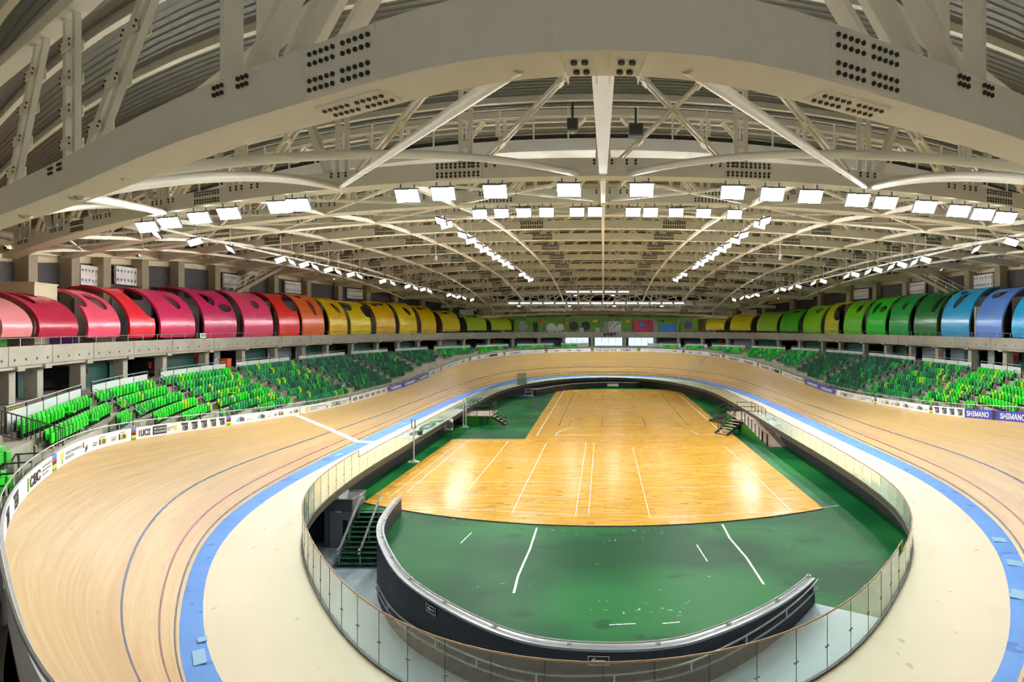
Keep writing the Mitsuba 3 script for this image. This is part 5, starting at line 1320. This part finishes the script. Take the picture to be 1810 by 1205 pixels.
# tubular stays of the rail, at the near left edge
for i, q in enumerate((19.5, 21.8, 23.8, 25.8, 27.8)):
    c = E(q); nn = E.n(q)
    k = thing('rail_stay', f'bent black tubular stay between track rail and stand at the left edge, {nth(i)} from below', 'stay', 'black stays at the near left')
    put('arm', tube([(*(c[:2] + nn * .12), c[2] + BH + .2), (*(c[:2] + nn * .9), c[2] + BH + .22), (*(c[:2] + nn * 1.15), c[2] + .3), (*(c[:2] + nn * 1.2), c[2] - .05)], .03, 6), 'm_rail_dark', k)
    put('strut', tube([(*(c[:2] + nn * .85), c[2] + BH + .2), (*(c[:2] + nn * .8), c[2] - .02)], .025, 6), 'm_rail_dark', k)
# ================================================================ THINGS ON THE INFIELD
def volley_post(x, y, h, lb, double=False):
    k = thing('net_post', lb, 'post')
    put('base', join([box((x, y, .04), (.75, .5, .08)), box((x, y, .12), (.3, .25, .1))]), 'm_white', k)
    for dx in ((-.13, .13) if double else (0,)):
        put('pole', tube([(x + dx, y, .1), (x + dx, y, h)], .055, 10), 'm_white', k)
    return k
k = volley_post(-14.0, 46.0, 2.6, 'white net post with a black forked top beside the left edge of the court')
put('fork', join([bar((-14.15, 46, 2.5), (-14.15, 46, 3.2), .05, .05, (0, 1, 0)), bar((-13.9, 46, 2.5), (-13.9, 46, 3.2), .05, .05, (0, 1, 0)), bar((-14.15, 46, 2.55), (-13.9, 46, 2.55), .05, .05)]), 'm_rail_dark', k)
put('winch', rbox((-13.55, 46.1, 2.15), (.32, .2, .28), .03), 'm_rail_dark', k); put('winch_arm', bar((-14, 46, 2.2), (-13.4, 46.1, 2.3), .04, .04), 'm_rail_dark', k)
k = volley_post(-13.85, 62.2, 3.0, 'pair of white net posts on one base in front of the left platform', True)
put('fork', join([bar((-13.55, 62.2, 2.9), (-13.55, 62.2, 3.7), .06, .05, (0, 1, 0)), bar((-13.3, 62.2, 2.9), (-13.3, 62.2, 3.7), .06, .05, (0, 1, 0)), bar((-13.8, 62.2, 2.95), (-13.3, 62.2, 2.95), .05, .05)]), 'm_rail', k)
k = thing('fan_unit', 'white boxy fan unit on thin legs against the left infield wall', 'fan')
put('case', rbox((-14.35, 57.2, 1.05), (1.0, .6, 1.0), .05), 'm_white', k)
put('grille', tube([(-13.98, 56.88, 1.05), (-13.98, 56.84, 1.05)], .33, 20), 'm_grey_plastic', k)
put('side_panel', box((-14.75, 56.95, 1.05), (.5, .14, .9)), 'm_grey_plastic', k)
for dx in (-.4, .35):
    for dy in (-.2, .2): put('leg', tube([(-14.35 + dx, 57.2 + dy, 0), (-14.35 + dx, 57.2 + dy, .6)], .035, 6), 'm_rail_dark', k)

def railing(k, pts, h=1.05, m='m_rail_dark', mids=(.5, .95), gap=1.1, r=.03):
    pts = [np.asarray(p, float) for p in pts]
    for a, b in zip(pts[:-1], pts[1:]):
        for t in mids: put('rail_tube', tube([a + [0, 0, h * t], b + [0, 0, h * t]], r, 6), m, k)
        n_ = max(1, int(np.linalg.norm(b - a) / gap))
        for j in range(n_ + 1):
            c = a + (b - a) * j / n_
            put('post', tube([c, c + [0, 0, h]], r, 6), m, k)
def flight(k, top, bot, wd, n_, m='m_ply'):
    top, bot = np.asarray(top, float), np.asarray(bot, float); d = bot - top; a = math.atan2(d[1], d[0])
    sd = np.array([-math.sin(a), math.cos(a), 0])
    for j in range(n_):
        put('step', box(top + d * (j + .5) / n_, (np.hypot(d[0], d[1]) / n_ * .8, wd, .05), a), m, k)
    for s_ in (-1, 1): put('stringer', bar(top + sd * s_ * wd / 2 - [0, 0, .1], bot + sd * s_ * wd / 2 + [0, 0, .03], .05, .22), 'm_rail_dark', k)
k = thing('timing_platform', 'low platform with green printed sides, dark railings and steps, left of the court', 'platform')
put('deck', box((-12.75, 65.2, .98), (2.8, 4.2, .08)), 'm_ply', k)
put('skirt', join([box((-12.75, 63.15, .48), (2.8, .06, .94)), box((-11.38, 65.2, .48), (.06, 4.2, .94)), box((-14.12, 65.2, .48), (.06, 4.2, .94))]), 'm_stage_green', k)
for x_, w_ in ((-12.3, .5), (-11.75, .3)): put('print', box((x_, 63.11, .5), (w_, .02, .8)), 'm_panel_green', k)
railing(k, [(-14.05, 63.2, 1), (-11.5, 63.2, 1)]); railing(k, [(-11.45, 64.5, 1), (-11.45, 67.2, 1), (-14.05, 67.2, 1)])
flight(k, (-11.35, 63.9, .98), (-9.9, 63.7, .05), 1.0, 4)
railing(k, [(-11.3, 64.5, .95), (-10.0, 64.4, .05)], .95)
k = thing('access_platform', 'platform with dark railings and plywood stairs on the right of the court', 'platform')
put('deck', box((14.0, 61.3, 1.28), (2.6, 5.6, .08)), 'm_ply', k)
put('skirt', join([box((12.75, 62.6, .62), (.06, 3.0, 1.24)), box((14.0, 64.05, .62), (2.6, .06, 1.24))]), 'm_stage_green', k)
flight(k, (12.75, 58.9, 1.28), (10.9, 57.6, .05), 1.5, 6)
flight(k, (13.4, 64.1, 1.28), (11.6, 66.2, .05), 1.1, 6)
railing(k, [(12.75, 59.9, 1.3), (12.75, 63.4, 1.3)]); railing(k, [(12.75, 64.0, 1.3), (11.4, 65.9, .1)]); railing(k, [(12.6, 59.8, 1.25), (10.8, 58.4, .05)], 1.0)
railing(k, [(15.3, 58.6, 1.3), (15.3, 64, 1.3), (13.8, 64, 1.3)]); railing(k, [(13.0, 61.0, 1.3), (15.2, 61.0, 1.3)], .95)
k = thing('wooden_ramp', 'plywood access ramp with black posts running down from the right platform to the floor', 'ramp')
Pr = np.array([[(13.35, 58.6, 1.31), (13.85, 51.9, .02)], [(15.4, 58.6, 1.31), (15.75, 51.9, .02)]])
v = np.array([(13.0, 58.6, 1.31), (15.0, 58.6, 1.31), (13.7, 51.9, .015), (15.5, 51.9, .015), (13.0, 58.6, 0), (15.0, 58.6, 0), (13.7, 51.9, 0), (15.5, 51.9, 0)])
put('surface', (v, np.array([[0, 2, 3, 1]])), 'm_ply', k)
put('side_panel', (v, np.array([[0, 4, 6, 2], [1, 3, 7, 5]])), 'm_stage_green', k)
put('side_wing', (np.array([(15.0, 58.6, 1.31), (15.5, 51.9, .015), (15.6, 52.2, 1.25), (15.4, 57.5, 1.31)]), np.array([[0, 1, 2, 3]])), 'm_ply', k)
for t in np.linspace(.02, .98, 8):
    c = v[0] + (v[2] - v[0]) * t; put('post', bar(c, c + [0, 0, .95], .06, .06, (0, 1, 0)), 'm_black', k)
put('end_gate', join([bar((13.72, 51.95, .05), (13.72, 51.95, 1.1), .07, .07, (0, 1, 0)), bar((13.5, 52.9, .2), (13.5, 52.9, 1.2), .07, .07, (0, 1, 0)), bar((13.72, 51.95, 1.05), (13.5, 52.9, 1.15), .05, .05), bar((13.72, 51.95, .2), (13.5, 52.9, .3), .05, .05)]), 'm_rail_dark', k)

# far ramp
k = thing('far_guard_wall', 'low curved dark parapet with a pale rail in front of the far ramp', 'parapet')
put('wall_body', strip(fq, fn, [(-.14, -.05), (-.14, .9), (.14, .9), (.14, -2.5), (-.1, -2.5)]), 'm_wall_dark', k)
put('coping', strip(fq, fn, [(-.18, .9), (-.18, .97), (.18, .97), (.18, .9)]), 'm_rail', k)
q = np.linspace(0, 1, 50); fa = arc(b0, b1, .9, 50); zf = -2.0 * q ** 1.1
solo('far_ramp', grid(np.stack([np.c_[fq, zf + .004], np.c_[fa, zf + .004]], 1)), 'm_ramp', 'pale ramp dropping behind the low far parapet', 'ramp')
k = thing('far_handrail', 'white double handrails of the far ramp left of the low parapet', 'handrail')
for off, dzs in ((.4, (.6, .95)), (1.6, (.5, .95))):
    pth = fq[:34] + fn[:34] * off
    for dz in dzs: put('rail_tube', tube(np.c_[pth, zf[:34] + dz], .035, 6), 'm_white', k)
    for j in range(0, 34, 4): put('post', tube([(*pth[j], zf[j]), (*pth[j], zf[j] + .95)], .03, 6), 'm_white', k)
k = thing('white_sign', 'blank white sign on the low far parapet behind the court', 'sign')
put('plate', rbox((1.6, 102.0, .5), (1.75, .04, .42), .015), 'm_white', k); put('frame', box((1.6, 102.04, .5), (1.85, .03, .5)), 'm_rail', k)
k = thing('glass_flag', 'single pale turquoise glass panel standing higher than the far balustrade', 'glass panel')
put('pane', box((-12.05, 92.1, 2.35), (1.5, .03, 1.75), .45), 'm_frost', k); put('shoe', box((-12.05, 92.1, 1.53), (1.6, .1, .08), .45), 'm_rail', k)
# printed decals on the left and right aprons
def decal(nm, lb, x0, x1, y0, y1, bits):
    k = thing(nm, lb, 'floor print')
    put('sheet', flat(Polygon([(x0, y0), (x1, y0), (x1, y1), (x0, y1)]), ZA + .014, ZA + .02), 'm_white', k)
    for pts, m_ in bits: put('print', flat(Polygon(pts), ZA + .02, ZA + .026), m_, k)
    return k
ringp = lambda cx, cy, rx, ry: [(cx + rx * math.cos(t), cy + ry * math.sin(t)) for t in np.linspace(0, 2 * math.pi, 24)]
k = decal('apron_print', 'white floor print with a green and yellow arch and dark rings on the left apron', -15.7, -14.25, 47.5, 57.5, [(ringp(-15.0, 53.2, .5, 1.9), 'm_wall_dark'), (ringp(-15.0, 53.2, .3, 1.2), 'm_white'), (ringp(-15.0, 50.0, .4, 1.3), 'm_wall_dark'), (ringp(-15.0, 50.0, .22, .8), 'm_white'), ([(-15.5, 55), (-14.5, 55.6), (-14.5, 57), (-15.5, 56)], 'm_ink_green'), ([(-15.5, 54.4), (-14.7, 55.2), (-14.7, 55.7), (-15.5, 55)], 'm_ink_yellow')])
k = decal('apron_print', 'white floor print with dark bars further along the left apron', -15.7, -14.25, 62, 77, [([(a, 64.5), (a + .28, 64.5), (a + .28, 74.5), (a, 74.5)], 'm_wall_dark') for a in (-15.5, -15.1, -14.7)] + [([(-15.5, 75.2), (-14.6, 75.2), (-14.6, 76.2)], 'm_ink_yellow')])
k = decal('apron_print', 'white floor print with a grey wing shape on the right apron', 14.7, 16.4, 54, 62, [([(15.0 + .3 * j, 57 + .5 * j), (15.9, 56.5 + .6 * j), (15.2 + .3 * j, 58.2 + .5 * j)], 'm_ink_grey') for j in range(3)])
# seat block gate at the near left stand
k = thing('stair_gate', 'dark metal barred gate at the top of the near left aisle', 'gate')
a_ = C(35.6) - C.n(35.6) * .0; b_ = C(36.6) - C.n(36.6) * 1.5
p, q = np.array([*a_, 5.9]), np.array([*b_, 5.0])
for dz in (.1, 1.0): put('rail_tube', tube([p + [0, 0, dz], q + [0, 0, dz]], .03, 6), 'm_rail_dark', k)
for t in np.linspace(0, 1, 14): put('rod', tube([p + (q - p) * t + [0, 0, .1], p + (q - p) * t + [0, 0, 1.0]], .016, 5), 'm_rail_dark', k)

# ---------------------------------------------------------------- small hanging things
for x_, sd in ((-12.1, 'left'), (12.8, 'right')):
    k = thing('hanging_microphone', f'thin white rod with a small microphone hanging from the roof, {sd} half', 'microphone')
    put('rod', tube([(x_, 45, 17.2), (x_, 45, 15.2)], .035, 6), 'm_white', k)
    put('head', tube([(x_, 45, 15.2), (x_, 45, 15.05), (x_, 45, 14.85)], .09, 8), 'm_white', k)
k = thing('exit_plate', 'small white and green plate on the balcony rail below the raspberry and magenta pods', 'sign')
c = S(75.6) + S.n(75.6) * -.02; a = math.atan2(*S.n(75.6)[::-1])
put('plate', box((*c, 9.25), (.04, 1.0, .42), a), 'm_white', k)
n_ = S.n(75.6); t_ = np.array([-n_[1], n_[0]])
for d_ in (-.25, .2): put('mark', box((*(c - n_ * .03 + t_ * d_), 9.25), (.02, .3, .24), a), 'm_ink_green', k)
